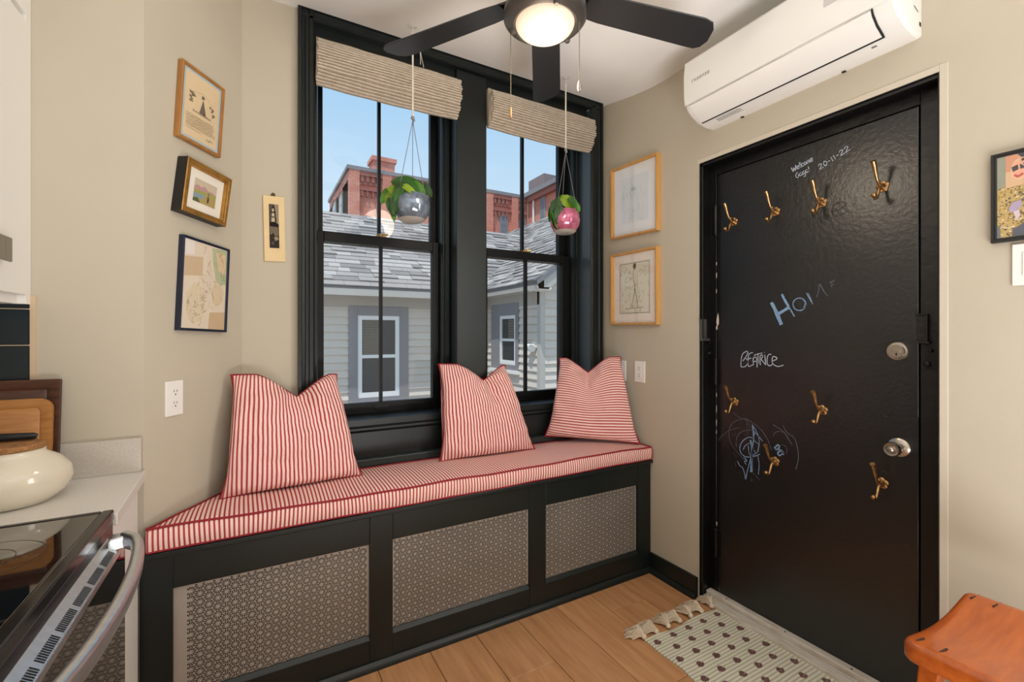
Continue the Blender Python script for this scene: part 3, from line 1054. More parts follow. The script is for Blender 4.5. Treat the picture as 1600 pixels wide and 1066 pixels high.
lp(FULL, 3, 0)
lp([(.55, 0), (1, 0), (1, .45), (.75, .42), (.6, .2)], 1, 1)
lp([(.34, .10), (.62, .10), (.78, .40), (.24, .40)], 2, 2)
lp([(.5, .10), (.62, .10), (.78, .40), (.6, .40)], 0, 3)
lp([(.36, .03), (.58, .03), (.62, .10), (.32, .10)], 0, 4)
lp([(.2, .17), (.7, .17), (.7, .20), (.2, .20)], 4, 5)
lp([(.2, .28), (.74, .28), (.74, .31), (.2, .31)], 3, 6)
lp([(.05, .42), (.6, .40), (.98, .47), (.95, .52), (.05, .50)], 4, 7)
for k in range(4):
    lp([(.12 + .2 * k, .52), (.20 + .2 * k, .52), (.24 + .2 * k, .72), (.16 + .2 * k, .72)], 1, 8)
lp([(0, .72), (.4, .66), (.6, .74), (1, .70), (1, 1), (0, 1)], 0, 9)
lp([(.45, .76), (.8, .73), (.98, .80), (.6, .84)], 1, 10)
lp([(.1, .88), (.5, .84), (.4, .95)], 3, 11)
obj('print', b, [flat(c) for c in cs], t, recalc=False)
q = LP(.48, -.012)
bb = B()
bb.lathe([(.004, 0), (.004, .004), (.0065, .005), (.0065, .008)], q + Vector((0, .008, .004)), (0, -1, 0), 10)
bb.tube([q + Vector((-.006, .004, -.004)), q + Vector((-.006, .004, .006)), q + Vector((0, .004, .011)), q + Vector((.006, .004, .006)), q + Vector((.006, .004, -.004))], .0016, 6)
obj('hanging_nail', bb, mat('dark_bronze', (84, 66, 44), .4, .8), t, smooth=40)

# two prints in honey oak frames by the door
HONEY = mat('honey_oak_frame', (206, 152, 82), .42, var=(26, .12), stretch=(1, 1, .2))
onR = lambda px, py, off: onX(px, py, XR - off)
art = [('poly', FULL, (226, 228, 230))]
for i in range(42):
    x, y = AR.uniform(.05, .9), AR.uniform(.05, .9)
    art.append(('line', [(x, y), (x + AR.uniform(-.06, .06), y + AR.uniform(.02, .14)), (x + AR.uniform(-.08, .08), y + AR.uniform(.05, .2))], (186, 190, 192), .0012))
art += [ ('poly', blob(.45, .28, .10, .05), (190, 204, 214))]
picture('framed_sketch', 'faint pencil sketch in honey oak frame, upper of two by the window', [onR(*p, .032) for p in ((953.8, 266), (1026.0, 237.5), (1026.2, 359.2), (953.8, 374.3))], (-1, 0, 0), .032, .013, HONEY, art, mat_w=.065, mat_c=(236, 235, 234), lip=.016, group='oak frames between window and door')
art = [('poly', FULL, (214, 206, 184)), ('poly', [(.02, .02), (.98, .02), (.98, .98), (.02, .98)], (222, 214, 192))]
for i in range(70):
    x, y = AR.uniform(.05, .92), AR.uniform(.05, .9)
    art.append(('line', [(x, y), (x + AR.uniform(-.07, .07), y + AR.uniform(-.02, .08)), (x + AR.uniform(-.1, .1), y + AR.uniform(-.02, .1))], AR.choice([(132, 124, 104), (150, 142, 120), (110, 102, 86)]), .0012))
art += [('line', [(.5, .1), (.47, .3), (.52, .5), (.46, .75), (.42, .88)], (84, 76, 64), .0022), ('line', [(.52, .5), (.58, .7), (.62, .88)], (84, 76, 64), .0022), ('line', [(.2, .9), (.8, .88)], (96, 88, 74), .0018),
        ('line', [(.02, .02), (.98, .02)], (90, 84, 72), .0018), ('line', [(.98, .02), (.98, .98)], (90, 84, 72), .0018), ('line', [(.98, .98), (.02, .98)], (90, 84, 72), .0018), ('line', [(.02, .98), (.02, .02)], (90, 84, 72), .0018), ('poly', blob(.52, .08, .05, .05), (110, 100, 84))]
picture('framed_etching', 'etching of a standing figure in honey oak frame, lower of two by the window', [onR(*p, .032) for p in ((953.6, 399), (1025.4, 384.2), (1026, 507), (953.8, 507.8))], (-1, 0, 0), .032, .013, HONEY, art, mat_w=.05, mat_c=(236, 222, 208), lip=.016, group='oak frames between window and door')
# photograph in a black frame at the far right
P1 = onX(1547.5, 243, XR - .018)
P4 = onX(1547.5, 380.5, XR - .018)
wph = .27
P2, P3 = P1 + Vector((0, -wph, 0)), P4 + Vector((0, -wph, 0))
art, people = [('poly', FULL, (196, 170, 110))], None
peb = [(214, 196, 148), (176, 142, 82), (120, 104, 78), (226, 214, 184), (150, 120, 70), (92, 84, 72), (200, 164, 92)]
for i in range(1300):
    x, y = AR.uniform(0, 1), AR.uniform(.38, 1)
    r = AR.uniform(.006, .013)
    art.append(('poly', blob(x, y, r, r * .9, 6, .2), AR.choice(peb)))
people = [('poly', [(0, 0), (.18, 0), (.18, .36), (0, .40)], (150, 152, 136)), ('poly', [(.18, 0), (1, 0), (1, .34), (.6, .38), (.18, .40)], (214, 178, 140)),
        ('poly', [(.18, 0), (.5, 0), (.4, .12), (.3, .2), (.18, .2)], (206, 150, 120)), ('poly', blob(.46, .19, .17, .135, 18, .03), (222, 184, 152)), ('poly', blob(.45, .19, .12, .11, 18, .03), (228, 166, 140)),
        ('poly', [(.30, .15), (.43, .13), (.45, .19), (.33, .21)], (70, 68, 74)), ('poly', [(.47, .13), (.60, .13), (.58, .19), (.48, .19)], (74, 72, 78)), ('line', [(.36, .25), (.44, .275), (.54, .25)], (190, 90, 84), .006),
        ('poly', blob(.62, .05, .17, .12, 16, .03), (214, 168, 140)), ('poly', [(.42, -.0), (.9, -.0), (.86, .06), (.5, .05)], (70, 72, 80)), ('poly', [(.5, .07), (.6, .06), (.6, .09), (.51, .1)], (80, 62, 54)), ('line', [(.54, .13), (.62, .14), (.7, .12)], (150, 80, 76), .005),
        ('poly', [(.55, .33), (.75, .28), (1, .3), (1, .38), (.58, .38)], (60, 62, 72)), ('poly', [(.24, .66), (.32, .58), (.5, .57), (.52, .63), (.38, .70), (.28, .70)], (176, 160, 188)), ('poly', [(.34, .70), (.46, .68), (.48, .76), (.40, .80)], (214, 196, 204)),
        ('poly', [(.5, .57), (.7, .5), (1, .46), (1, .60), (.7, .62)], (104, 96, 124)), ('poly', [(.32, .92), (.6, .84), (.7, .95), (.5, 1), (.34, 1)], (88, 92, 104)), ('poly', [(0, .84), (.06, .86), (.08, 1), (0, 1)], (110, 118, 122))]
art += [(q[0], [(px * .40, py) for px, py in q[1]]) + tuple(q[2:]) for q in people]
art.append(('poly', [(.39, 0), (1, 0), (1, .37), (.39, .38)], (196, 176, 150)))
picture('framed_photograph', 'photograph of two smiling people behind pebbles in a black frame', [P1, P2, P3, P4], (-1, 0, 0), .018, .0125, mat('black_frame', (24, 24, 25), .35), art, mat_w=0.0005, mat_c=(200, 190, 170))

# ---------------------------------------------------------------- outlets and switches
PLATE = mat('white_plastic', (238, 236, 232), .35)
SLOT = mat('outlet_slot', (60, 56, 52), .6)


def plate(name, label, cat, c, ux, n, w, h, kind, group=None):
    t = thing(name, label, cat, c, group)
    ux, n = Vector(ux).normalized(), Vector(n).normalized()
    uz = Vector((0, 0, 1))
    P = lambda a, bz, z: Vector(c) + ux * a + uz * bz + n * z
    obj('cover_plate', B().prism([P(-w / 2, -h / 2, 0), P(w / 2, -h / 2, 0), P(w / 2, h / 2, 0), P(-w / 2, h / 2, 0)], n * .007), PLATE, t, bevel=.002)
    if kind == 'outlet':
        for s in (-1, 1):
            zc = s * .020
            pts = [P(.0165 * math.cos(g), zc + max(-.0135, min(.0135, .0175 * math.sin(g))), .0072) for g in [2 * math.pi * i / 20 for i in range(20)]]
            rc = obj('receptacle', B().prism(pts, n * .0022), PLATE, t, bevel=.0006, seg=1)
            b = B()
            for a in (-.0062, .0062):
                b.prism([P(a - .0011, zc + .001, .0095), P(a + .0011, zc + .001, .0095), P(a + .0011, zc + .009, .0095), P(a - .0011, zc + .009, .0095)], n * .0003)
            b.prism([P(.0028 * math.cos(g), zc - .0065 + .0028 * math.sin(g), .0095) for g in [2 * math.pi * i / 10 for i in range(10)]], n * .0003)
            obj('slot', b, SLOT, rc)
        b = B().lathe([(.003, 0), (.002, .001)], P(0, 0, .007), n, 10)
        obj('screw', b, PLATE, t)
    else:
        obj('rocker', B().prism([P(-.016, -.033, .007), P(.016, -.033, .007), P(.016, .033, .007), P(-.016, .033, .007)], n * .003), PLATE, t, bevel=.001)
    return t


tang = (C2 - C1).normalized()
a, c = on_angle(256.5, 623, 0), on_angle(283.5, 621.5, 0)
plate('wall_outlet', 'white duplex outlet on the angled wall above the cushion end', 'outlet', (a + c) / 2, tang, n_ang, (c - a).length, .118 * 1.02, 'outlet')
c = onX(1000.5, 581, XR)
plate('wall_outlet', 'white duplex outlet on the door wall right of the cushions', 'outlet', c, (0, -1, 0), (-1, 0, 0), .078, .122, 'outlet')
c = onX(971.5, 579, XR)
plate('wall_switch', 'white switch plate half hidden behind the right cushion', 'switch', c, (0, -1, 0), (-1, 0, 0), .078, .122, 'switch')
c = onX(1612, 412, XR)
plate('wall_switch', 'white switch plate below the black framed photograph', 'switch', c, (0, -1, 0), (-1, 0, 0), .075, .120, 'switch')

# ---------------------------------------------------------------- split air conditioner
ACM = mat('ac_plastic', (234, 232, 228), .28, coat=.2)
ACY0, ACY1 = .4866 * H, 1.091 * H
ACD = .195
zb_, zt_ = 1.748 * H, 1.965 * H
t = thing('air_conditioner', 'white wall split air conditioner above the black door', 'air conditioner', (XR, (ACY0 + ACY1) / 2, zb_))
prof = [(0, zb_ + .002), (-.045, zb_), (-.105, zb_ + .010), (-.150, zb_ + .030), (-.178, zb_ + .052), (-.188, zb_ + .072), (-ACD, zb_ + .10), (-ACD - .002, zb_ + .20), (-ACD + .006, zt_ - .02), (-ACD + .03, zt_), (0, zt_)]
b = B().prism([(XR + a, ACY0 + .012, z) for a, z in prof], (0, ACY1 - ACY0 - .024, 0))
obj('body', b, ACM, t, smooth=35)
for y0, y1, yi in ((ACY1 - .012, ACY1, 1), (ACY0, ACY0 + .012, 0)):
    pr = [(a * 1.0, z) for a, z in prof]
    pin = [(a * .975, zb_ + (z - zb_) * .97 + .004) for a, z in prof]
    o_, i_ = (y0, y1) if yi else (y1, y0)
    vs = [Vector((XR + a, o_, z)) for a, z in pr] + [Vector((XR + a, i_, z)) for a, z in pin]
    k = len(pr)
    fs = [tuple(range(k)), tuple(range(k, 2 * k))[::-1]] + [(i, (i + 1) % k, k + (i + 1) % k, k + i) for i in range(k)]
    obj('end_cap', B().add(vs, fs), ACM, t, smooth=35, bevel=.001)
# front panel: slightly proud curved plate from the flap line to the top
fp = [(-.1905, zb_ + .072), (-ACD, zb_ + .10), (-ACD - .002, zb_ + .20), (-ACD + .006, zt_ - .02), (-ACD + .03, zt_)]
out = [(a - .006, z) for a, z in fp]
out[-1] = (fp[-1][0] - .003, fp[-1][1] + .004)
poly = [(XR + a, ACY0 + .022, z) for a, z in out] + [(XR + a, ACY0 + .022, z) for a, z in fp[::-1]]
fpan = obj('front_panel', B().prism(poly, (0, ACY1 - ACY0 - .026, 0)), mat('ac_gloss_panel', (236, 234, 230), .16, coat=.4), t, smooth=35)
# air flap and the dark outlet slot under it
fl_ = [(-.109, zb_ + .0075), (-.152, zb_ + .028), (-.181, zb_ + .052), (-.190, zb_ + .066)]
fo = [(a - .0035, z - .0035) for a, z in fl_]
obj('air_flap', B().prism([(XR + a, ACY0 + .066, z) for a, z in fo] + [(XR + a, ACY0 + .066, z) for a, z in fl_[::-1]], (0, ACY1 - ACY0 - .095, 0)), ACM, t, smooth=35)
b = B()
b.prism([(XR - .100, ACY0 + .062, zb_ + .0045), (XR - .109, ACY0 + .062, zb_ + .0055), (XR - .109, ACY0 + .062, zb_ + .012), (XR - .100, ACY0 + .062, zb_ + .012)], (0, ACY1 - ACY0 - .088, 0))
pe = [(-.109, zb_ + .0060), (-.152, zb_ + .0265), (-.181, zb_ + .0505), (-.190, zb_ + .066)]
b.prism([(XR + a - .0022, ACY0 + .0605, z - .0022) for a, z in pe] + [(XR + a, ACY0 + .0605, z + .004) for a, z in pe[::-1]], (0, .0045, 0))
for yy in (ACY0 + .22, ACY1 - .17):
    b.box(XR - .012, XR - .002, yy, yy + .012, zb_ - .002, zb_ + .004)
b.box(XR - .018, XR - .006, ACY0 - .001, ACY0 + .004, zb_ + .035, zb_ + .048)
obj('outlet_slot', b, mat('ac_slot', (22, 22, 22), .6), t)
# printed marks: maker's name, warning print, stickers
txt = bpy.data.curves.new('maker_text', 'FONT')
txt.body = 'Hisense'
txt.size = .030
txt.extrude = .0002
to = bpy.data.objects.new('maker_text', txt)
col.objects.link(to)
dg = bpy.context.evaluated_depsgraph_get()
me = bpy.data.meshes.new_from_object(to.evaluated_get(dg))
bpy.data.objects.remove(to)
me.materials.clear()
me.materials.append(mat('grey_print', (110, 110, 112), .5))
mk = bpy.data.objects.new('maker_name', me)
col.objects.link(mk)
mk.parent = t
# text x -> -Y (reading from the room), text y -> up the panel
q0 = Vector((XR - ACD - .0072, ACY1 - .045, zb_ + .158))
mk.matrix_local = Matrix(((0, .006, -1, q0.x - t.location.x), (-1, 0, 0, q0.y - t.location.y), (0, 1, 0, q0.z - t.location.z), (0, 0, 0, 1)))
b = B()
GP = mat('grey_print', (150, 150, 152), .5)
for r_ in range(4):
    yy = ACY1 - .085
    while yy > ACY1 - .085 - .115:
        l_ = AR.uniform(.004, .010)
        za, ya_ = .060 + r_ * .0065, yy
        tt = (za - .045) / .06
        xa = XR - za
        z_ = zb_ - .0006 + .010 * max(0, (za - .045)) / .06
        b.quad((xa, ya_, z_), (xa, ya_ - l_, z_), (xa - .0035, ya_ - l_, z_ + .0004), (xa - .0035, ya_, z_ + .0004))
        yy -= l_ + .003
obj('printed_notice', b, GP, t, recalc=False, kind='stuff')
b = B()
for yy, w_ in ((ACY0 + .095, .016),):
    b.quad((XR - .070, yy + w_, zb_ + .0032), (XR - .070, yy, zb_ + .0032), (XR - .078, yy, zb_ + .0046), (XR - .078, yy + w_, zb_ + .0046))
obj('printed_notice', b, GP, t, recalc=False)
b = B()
b.quad((XR - ACD - .0085, ACY0 + .20, zb_ + .155), (XR - ACD - .0085, ACY0 + .12, zb_ + .155), (XR - ACD - .0075, ACY0 + .12, zt_ - .02), (XR - ACD - .0075, ACY0 + .20, zt_ - .02))
obj('sticker', b, mat('grey_sticker', (200, 200, 198), .5), t, recalc=False)
b = B()
b.quad((XR - .15, ACY0 - .0006, zb_ + .11), (XR - .09, ACY0 - .0006, zb_ + .10), (XR - .09, ACY0 - .0006, zb_ + .17), (XR - .15, ACY0 - .0006, zb_ + .18))
obj('sticker', b, mat('white_sticker', (222, 220, 216), .5), t, recalc=False)
b = B()
for k in range(6):
    z0 = zb_ + .118 + .008 * k
    b.quad((XR - .144, ACY0 - .001, z0), (XR - .100 - .02 * (k % 2), ACY0 - .001, z0 - .006), (XR - .100 - .02 * (k % 2), ACY0 - .001, z0 - .003), (XR - .144, ACY0 - .001, z0 + .003))
b.quad((XR - .14, ACY0 - .001, zb_ + .168), (XR - .115, ACY0 - .001, zb_ + .164), (XR - .115, ACY0 - .001, zb_ + .174), (XR - .14, ACY0 - .001, zb_ + .178))
b.quad((XR - .060, ACY0 - .001, zb_ + .085), (XR - .028, ACY0 - .001, zb_ + .075), (XR - .028, ACY0 - .001, zb_ + .078), (XR - .060, ACY0 - .001, zb_ + .089))
obj('printed_notice', b, mat('black_print', (40, 40, 42), .6), t, recalc=False, kind='stuff')
# ---------------------------------------------------------------- ceiling fan
FX, FY, FZ = .839, 1.260, 2.45
FANM = mat('fan_black', (40, 40, 42), .38, var=(5, .1))
FANH = mat('fan_housing', (72, 68, 66), .3, .55)
fan = thing('ceiling_fan', 'black five blade ceiling fan with a lit frosted glass bowl', 'ceiling fan', (FX, FY, FZ))
b = B().lathe([(.02, .252), (.075, .250), (.078, .20), (.05, .17), (.05, .12), (.115, .09), (.128, .06), (.128, -.03), (.120, -.05)], (FX, FY, FZ), n=40)
obj('motor_housing', b, FANM, fan, smooth=40)
b = B().lathe([(.118, -.040), (.132, -.046), (.1385, -.062), (.138, -.078), (.132, -.086), (.119, -.094), (.106, -.100), (.098, -.096), (.098, -.06)], (FX, FY, FZ), n=48, caps=False)
ring = obj('light_ring', b, FANH, fan, smooth=50)
BULB = emit_mat('lit_frosted_glass', (255, 226, 178), .95)
N_, L_ = nodes_of(BULB)
tcb = N_.new('ShaderNodeTexCoord'); vm = N_.new('ShaderNodeVectorMath'); vm.operation = 'MULTIPLY'; vm.inputs[1].default_value = (1 / .0985, 1 / .0985, 0)
lw = N_.new('ShaderNodeVectorMath'); lw.operation = 'LENGTH'
L_.new(tcb.outputs['Object'], vm.inputs[0]); L_.new(vm.outputs[0], lw.inputs[0])
rr = N_.new('ShaderNodeValToRGB')
rr.color_ramp.elements[0].color = (1.02, .94, .78, 1); rr.color_ramp.elements[0].position = .25
rr.color_ramp.elements[1].color = (.84, .58, .38, 1); rr.color_ramp.elements[1].position = 1.0
L_.new(lw.outputs['Value'], rr.inputs[0]); L_.new(rr.outputs[0], N_['Principled BSDF'].inputs['Emission Color'])
b = B().lathe([(.0985 * math.cos(g), -.092 - .050 * math.sin(g)) for g in [math.pi / 2 * i / 12 for i in range(13)]], (FX, FY, FZ), n=48, caps=False)
obj('glass_bowl', b, BULB, fan, smooth=60)
for g in (2.35, 4.45, 6.5):
    p = Vector((FX + .112 * math.cos(g), FY + .112 * math.sin(g), FZ - .100))
    obj('thumb_screw', B().lathe([(.010, .01), (.010, -.004), (.007, -.009)], p, (0, 0, 1), 14), FANH, fan, smooth=40)


def cam_dir(deg):
    g = math.radians(deg)
    return Vector((math.cos(g) * C_ + math.sin(g) * S_, -math.cos(g) * S_ + math.sin(g) * C_, 0))


for deg in (85.1, 152.5, 18.0, 224, 298):
    d = cam_dir(deg)
    s = Vector((-d.y, d.x, 0))
    pit = math.radians(-11)
    sv = s * math.cos(pit) + Vector((0, 0, math.sin(pit)))
    nv = d.cross(sv).normalized()
    out = []
    for r_, hw in ((.150, .046), (.22, .054), (.45, .060), (.60, .064), (.645, .064)):
        out.append((r_, hw))
    top = [(r_, hw) for r_, hw in out] + [(.668, .050), (.678, .020)]
    bot = [(.664, -.030), (.640, -.056), (.60, -.064)] + [(r_, -hw) for r_, hw in out[:3][::-1]]
    poly = [Vector((FX, FY, FZ)) + d * a + sv * w_ - nv * .003 for a, w_ in top + bot]
    bl = obj('blade', B().prism(poly, nv * .006), FANM, fan, bevel=.0015, seg=1)
    bb = B()
    c0 = Vector((FX, FY, FZ + .006))
    bb.prism([c0 + d * .10 + s * .02, c0 + d * .10 - s * .02, c0 + d * .165 - sv * .03, c0 + d * .20 - sv * .03, c0 + d * .20 + sv * .03, c0 + d * .165 + sv * .03], Vector((0, 0, .008)))
    obj('blade_arm', bb, FANH, fan, bevel=.001)
CHAIN = mat('chain_metal', (96, 88, 80), .45, .5)
for (lat, dep, zb2, bell) in ((-.0045, 1.585, 2.112, 0), (.222, 1.497, 2.158, 1)):
    p = Vector((lat * C_ + dep * S_, -lat * S_ + dep * C_, 0))
    b = B()
    b.tube([(p.x, p.y, FZ - .07), (p.x, p.y, zb2)], .0011, 6)
    k = zb2
    while k < FZ - .08:
        b.ball((p.x, p.y, k), .0019, 5)
        k += .006
    ch = obj('pull_chain', b, CHAIN, fan)
    b = B()
    if bell:
        b.lathe([(.001, .004), (.005, -.004), (.0075, -.018), (.0065, -.030), (.003, -.036)], (p.x, p.y, zb2), n=12)
        obj('pendant', b, mat('glass_bead', (150, 146, 140), .15, .6), ch, smooth=50)
    else:
        b.lathe([(.001, .004), (.004, -.004), (.004, -.022), (.0055, -.030), (.003, -.034)], (p.x, p.y, zb2), n=12)
        obj('pendant', b, mat('wood_bead', (150, 104, 62), .5), ch, smooth=50)
lamp('fan_bulb', 'POINT', (FX, FY, FZ - .27), 7, (1.0, .84, .64), shadow_soft_size=.12)

# ---------------------------------------------------------------- roman shades
SHADE = mat('woven_shade', (206, 193, 176), .9, var=(40, 0), tint=(188, 174, 156), bump=(160, .2), spec=.1)


def shade(name, label, x0, x1, zt2, zb2):
    zt2 -= .014 * H
    t = thing(name, label, 'window shade', ((x0 + x1) / 2, YW, zb2), 'woven shades on the windows')
    n = 15
    hd = .034
    prof = [(.018, zt2), (-.012, zt2), (-.014, zt2 - hd)]
    bh = zt2 - hd - zb2
    for i in range(n):
        tt = i / n
        z = zt2 - hd - bh * tt
        bulge = .022 + .052 * math.sin(math.pi * min(1, .18 + tt * .86)) ** .8 * (1 - .25 * tt)
        prof += [(-bulge - .010 + AR.uniform(-.0015, .0015), z - bh / n * .04), (-bulge - .012, z - bh / n * .30), (-bulge - .009, z - bh / n * .56), (-bulge + .010, z - bh / n * .66), (-bulge + .011, z - bh / n * .94)]
    prof += [(-.006, zb2), (.010, zb2 + .004), (.018, zb2 + .02)]
    nx = 24
    vs, fs = [], []
    k = len(prof)
    for i in range(nx + 1):
        x = x0 + (x1 - x0) * i / nx
        for j, (y, z) in enumerate(prof):
            jj = j / k
            edge = .006 * math.sin(i * 2.1 + j * .33) * (0.3 if 0 < i < nx else 1)
            sag = -.006 * math.sin(math.pi * i / nx) * (jj > .7)
            vs.append(Vector((x + (edge * .6 if i in (0, nx) and j > 3 else 0), YW + y + (.002 * math.sin(i * .9 + j * .2)), z + sag)))
    for i in range(nx):
        for j in range(k):
            fs.append((i * k + j, i * k + (j + 1) % k, (i + 1) * k + (j + 1) % k, (i + 1) * k + j))
    fs.append(tuple(range(k))[::-1])
    fs.append(tuple(range(nx * k, (nx + 1) * k)))
    obj('folded_fabric', B().add(vs, fs), SHADE, t)
    return t


sh = shade('roman_shade', 'woven oatmeal roman shade folded up over the left window', .1776 * H + .004, .699 * H, 2.035 * H, 1.858 * H)
xc = onY(655.5, 100, YW - .05).x
b = B()
zt3 = onY(655, 82, YW - .06).z
b.tube([(xc, YW - .02, zt3 + .06), (xc, YW - .055, zt3 + .02), (xc - .001, YW - .068, zt3 - .02), (xc - .008, YW - .09, zt3 - .075)], .0016, 6)
b.tube([(xc, YW - .02, zt3 + .06), (xc + .002, YW - .055, zt3 + .02), (xc + .003, YW - .068, zt3 - .02), (xc + .008, YW - .09, zt3 - .085)], .0016, 6)
obj('cord', b, mat('white_cord', (228, 222, 212), .8), sh)
shade('roman_shade', 'woven oatmeal roman shade folded up over the right window', .838 * H, 1.372 * H - .004, 2.035 * H, 1.858 * H)

# ---------------------------------------------------------------- hanging planters
E1, E2, EZ = Vector((C_, -S_, 0)), Vector((-S_, -C_, 0)), Vector((0, 0, 1))
LEAFS = [mat('leaf_green', (54, 104, 30), .35, var=(30, 0), tint=(34, 76, 22)), mat('leaf_lime', (148, 168, 40), .35, var=(26, 0), tint=(96, 132, 30)), mat('leaf_dark', (34, 70, 26), .35, var=(30, .2)), mat('leaf_mixed', (92, 142, 34), .35, var=(34, 0), tint=(46, 96, 28))]


def leaf_shape():
    b = B()
    nt, ns = 9, 6
    for i in range(nt + 1):
        t = i / nt
        hw = .47 * (t ** .42) * ((1 - t) ** .72) / .50 if 0 < t < 1 else 0
        for j in range(ns + 1):
            s = -1 + 2 * j / ns
            back = -.16 * abs(s) ** 1.3 * (1 - t) ** 2.2
            b.v.append(Vector((t + back, s * hw * .92, .16 * abs(s) * hw - .20 * t * t + .03 * math.sin(5 * t + 2 * s))))
    for i in range(nt):
        for j in range(ns):
            a = i * (ns + 1) + j
            b.f.append([a, a + 1, a + ns + 2, a + ns + 1]); b.mi.append(0)
    return b


leaf_proto = {}


def add_leaf(parent, base, tip, width, mi, nrm):
    """heart-shaped leaf from base to tip, its face toward nrm"""
    X = (tip - base)
    ln = X.length
    X = X.normalized()
    Y = Vector(nrm).cross(X).normalized()
    Z = X.cross(Y)
    if mi not in leaf_proto:
        o = obj('leaf', leaf_shape(), LEAFS[mi], parent, local=True, smooth=60, recalc=False)
        leaf_proto[mi] = o
    else:
        o = leaf_proto[mi].copy()
        col.objects.link(o)
        o.parent = parent
    w = width / ln
    M = Matrix((X * ln, Y * width, Z * ln)).transposed().to_4x4()
    M.translation = base - wloc(parent)
    o.matrix_local = M
    return o


def planter(label, hook, knot_z, pot_c, r, potm, leaves, px):
    zc = ceil_z(hook.y)
    t = thing('hanging_planter', label, 'hanging planter', pot_c - Vector((0, 0, r * .8)), 'glass planters hanging in the windows')
    b = B()
    b.lathe([(.022, 0), (.022, -.002), (.006, -.006)], (hook.x, hook.y, zc), n=16)
    b.tube([(hook.x, hook.y, zc), (hook.x, hook.y, zc - .025), (hook.x + .006, hook.y, zc - .034), (hook.x, hook.y, zc - .042), (hook.x - .006, hook.y, zc - .036)], .0018, 6)
    obj('ceiling_hook', b, mat('white_metal', (214, 212, 206), .4), t, smooth=40)
    rope = B().tube([(hook.x, hook.y, zc - .038), (hook.x, hook.y, knot_z + .002)], .0042, 8)
    obj('rope', rope, mat('cotton_rope', (226, 218, 202), .9, bump=(300, .4)), t, smooth=60)
    k = Vector((hook.x, hook.y, knot_z))
    b = B()
    b.ball(k, .009, 8)
    b.ball(k + Vector((.004, 0, -.010)), .007, 8)
    obj('knot', b, mat('knot_metal', (150, 148, 144), .4, .6), t, smooth=60)
    rim_z = pot_c.z + r * .62
    b = B()
    for g in (.35, .35 + 2.09, .35 + 4.19):
        e = pot_c + (E1 * math.cos(g) + E2 * math.sin(g)) * r * .80
        b.tube([k - Vector((0, 0, .01)), (e.x, e.y, rim_z - .004)], .0015, 6)
    obj('hanger', b, mat('grey_cord', (120, 120, 122), .7), t)
    prof = [(r * .52, -r * .86), (r * .72, -r * .72), (r * .93, -r * .38), (r, 0), (r * .95, r * .36), (r * .82, r * .60), (r * .78, r * .60), (r * .9, r * .34), (r * .93, 0), (r * .8, -r * .5), (r * .3, -r * .74)]
    obj('pot', B().lathe(prof, pot_c, n=36, caps=False), potm, t, smooth=60, recalc=True)
    obj('pot_base', B().lathe([(r * .50, -r * .88), (r * .56, -r * .86), (r * .74, -r * .73), (r * .70, -r * .70), (r * .30, -r * .80)], pot_c, n=30), mat('pale_glaze', (176, 170, 160), .35), t, smooth=50)
    obj('soil', B().lathe([(.001, r * .42), (r * .5, r * .44), (r * .86, r * .38)], pot_c, n=24, caps=False), mat('soil', (52, 40, 30), .95, bump=(80, .6)), t)
    st = B()
    for (bx, by, tx, ty, w_, mi, dz, lean) in leaves:
        w_ *= 1.22
        tx, ty = bx + (tx - bx) * 1.12, by + (ty - by) * 1.12
        base = pot_c + E1 * (bx * px) + EZ * (-by * px) + E2 * (r * dz)
        tip = pot_c + E1 * (tx * px) + EZ * (-ty * px) + E2 * (r * (dz + lean))
        add_leaf(t, base, tip, w_ * px, mi, E2 + EZ * .55 + E1 * AR.uniform(-.4, .4))
        root = pot_c + EZ * (r * .42) + E1 * (bx * px * .25) + E2 * (r * dz * .3)
        mid = (root + base) / 2 + EZ * .012
        st.tube([root, mid, base], .0013, 5)
    obj('stems', st, mat('plant_stem', (96, 116, 52), .6), t)
    return t


POT1 = mat('mirrored_blue_glass', (150, 164, 182), .08, .5, var=(22, 0), tint=(96, 108, 126), bump=(16, .5))
POT2 = mat('mirrored_pink_glass', (226, 140, 168), .08, .5, var=(22, 0), tint=(180, 88, 122), bump=(16, .5))
hk1 = Vector((.6266, 2.03, 0))
lv1 = [(-34, -20, -44, -4, 15, 3, .2, .3), (-18, -8, -22, 16, 17, 2, .75, .1), (-28, 6, -24, 24, 10, 3, .4, .1), (-12, -20, -18, 2, 15, 0, .8, .1), (16, -34, 30, -18, 15, 2, -.1, .2),
       (8, -30, -26, -39, 27, 0, .1, .3), (-31, -27, -18, -12, 16, 1, .3, .25), (-36, -26, -42, -8, 15, 3, .0, .3), (-8, -32, 14, -13, 24, 0, .55, .35), (6, -34, 22, -16, 13, 3, .2, .2),
       (-30, -18, -36, 0, 14, 1, .35, .2), (-28, -8, -30, 10, 15, 0, .45, .2), (-22, -14, -20, 8, 15, 3, .6, .15), (-14, -30, -15, -10, 19, 2, .5, .2), (-4, -28, -3, -10, 17, 2, .7, .15),
       (-26, 2, -26, 18, 9, 2, .5, .1), (-20, -34, -32, -22, 14, 2, -.2, .2), (2, -40, 16, -28, 16, 2, -.3, .3), (-6, -24, 12, -10, 12, 1, .8, .1)]
planter('blue grey mirrored glass planter with trailing philodendron, in front of the left window', hk1, 2.312, Vector((.6226, 2.03, 1.907)), .083, POT1, lv1, .00293)
hk2 = Vector((1.484, 2.0235, 0))
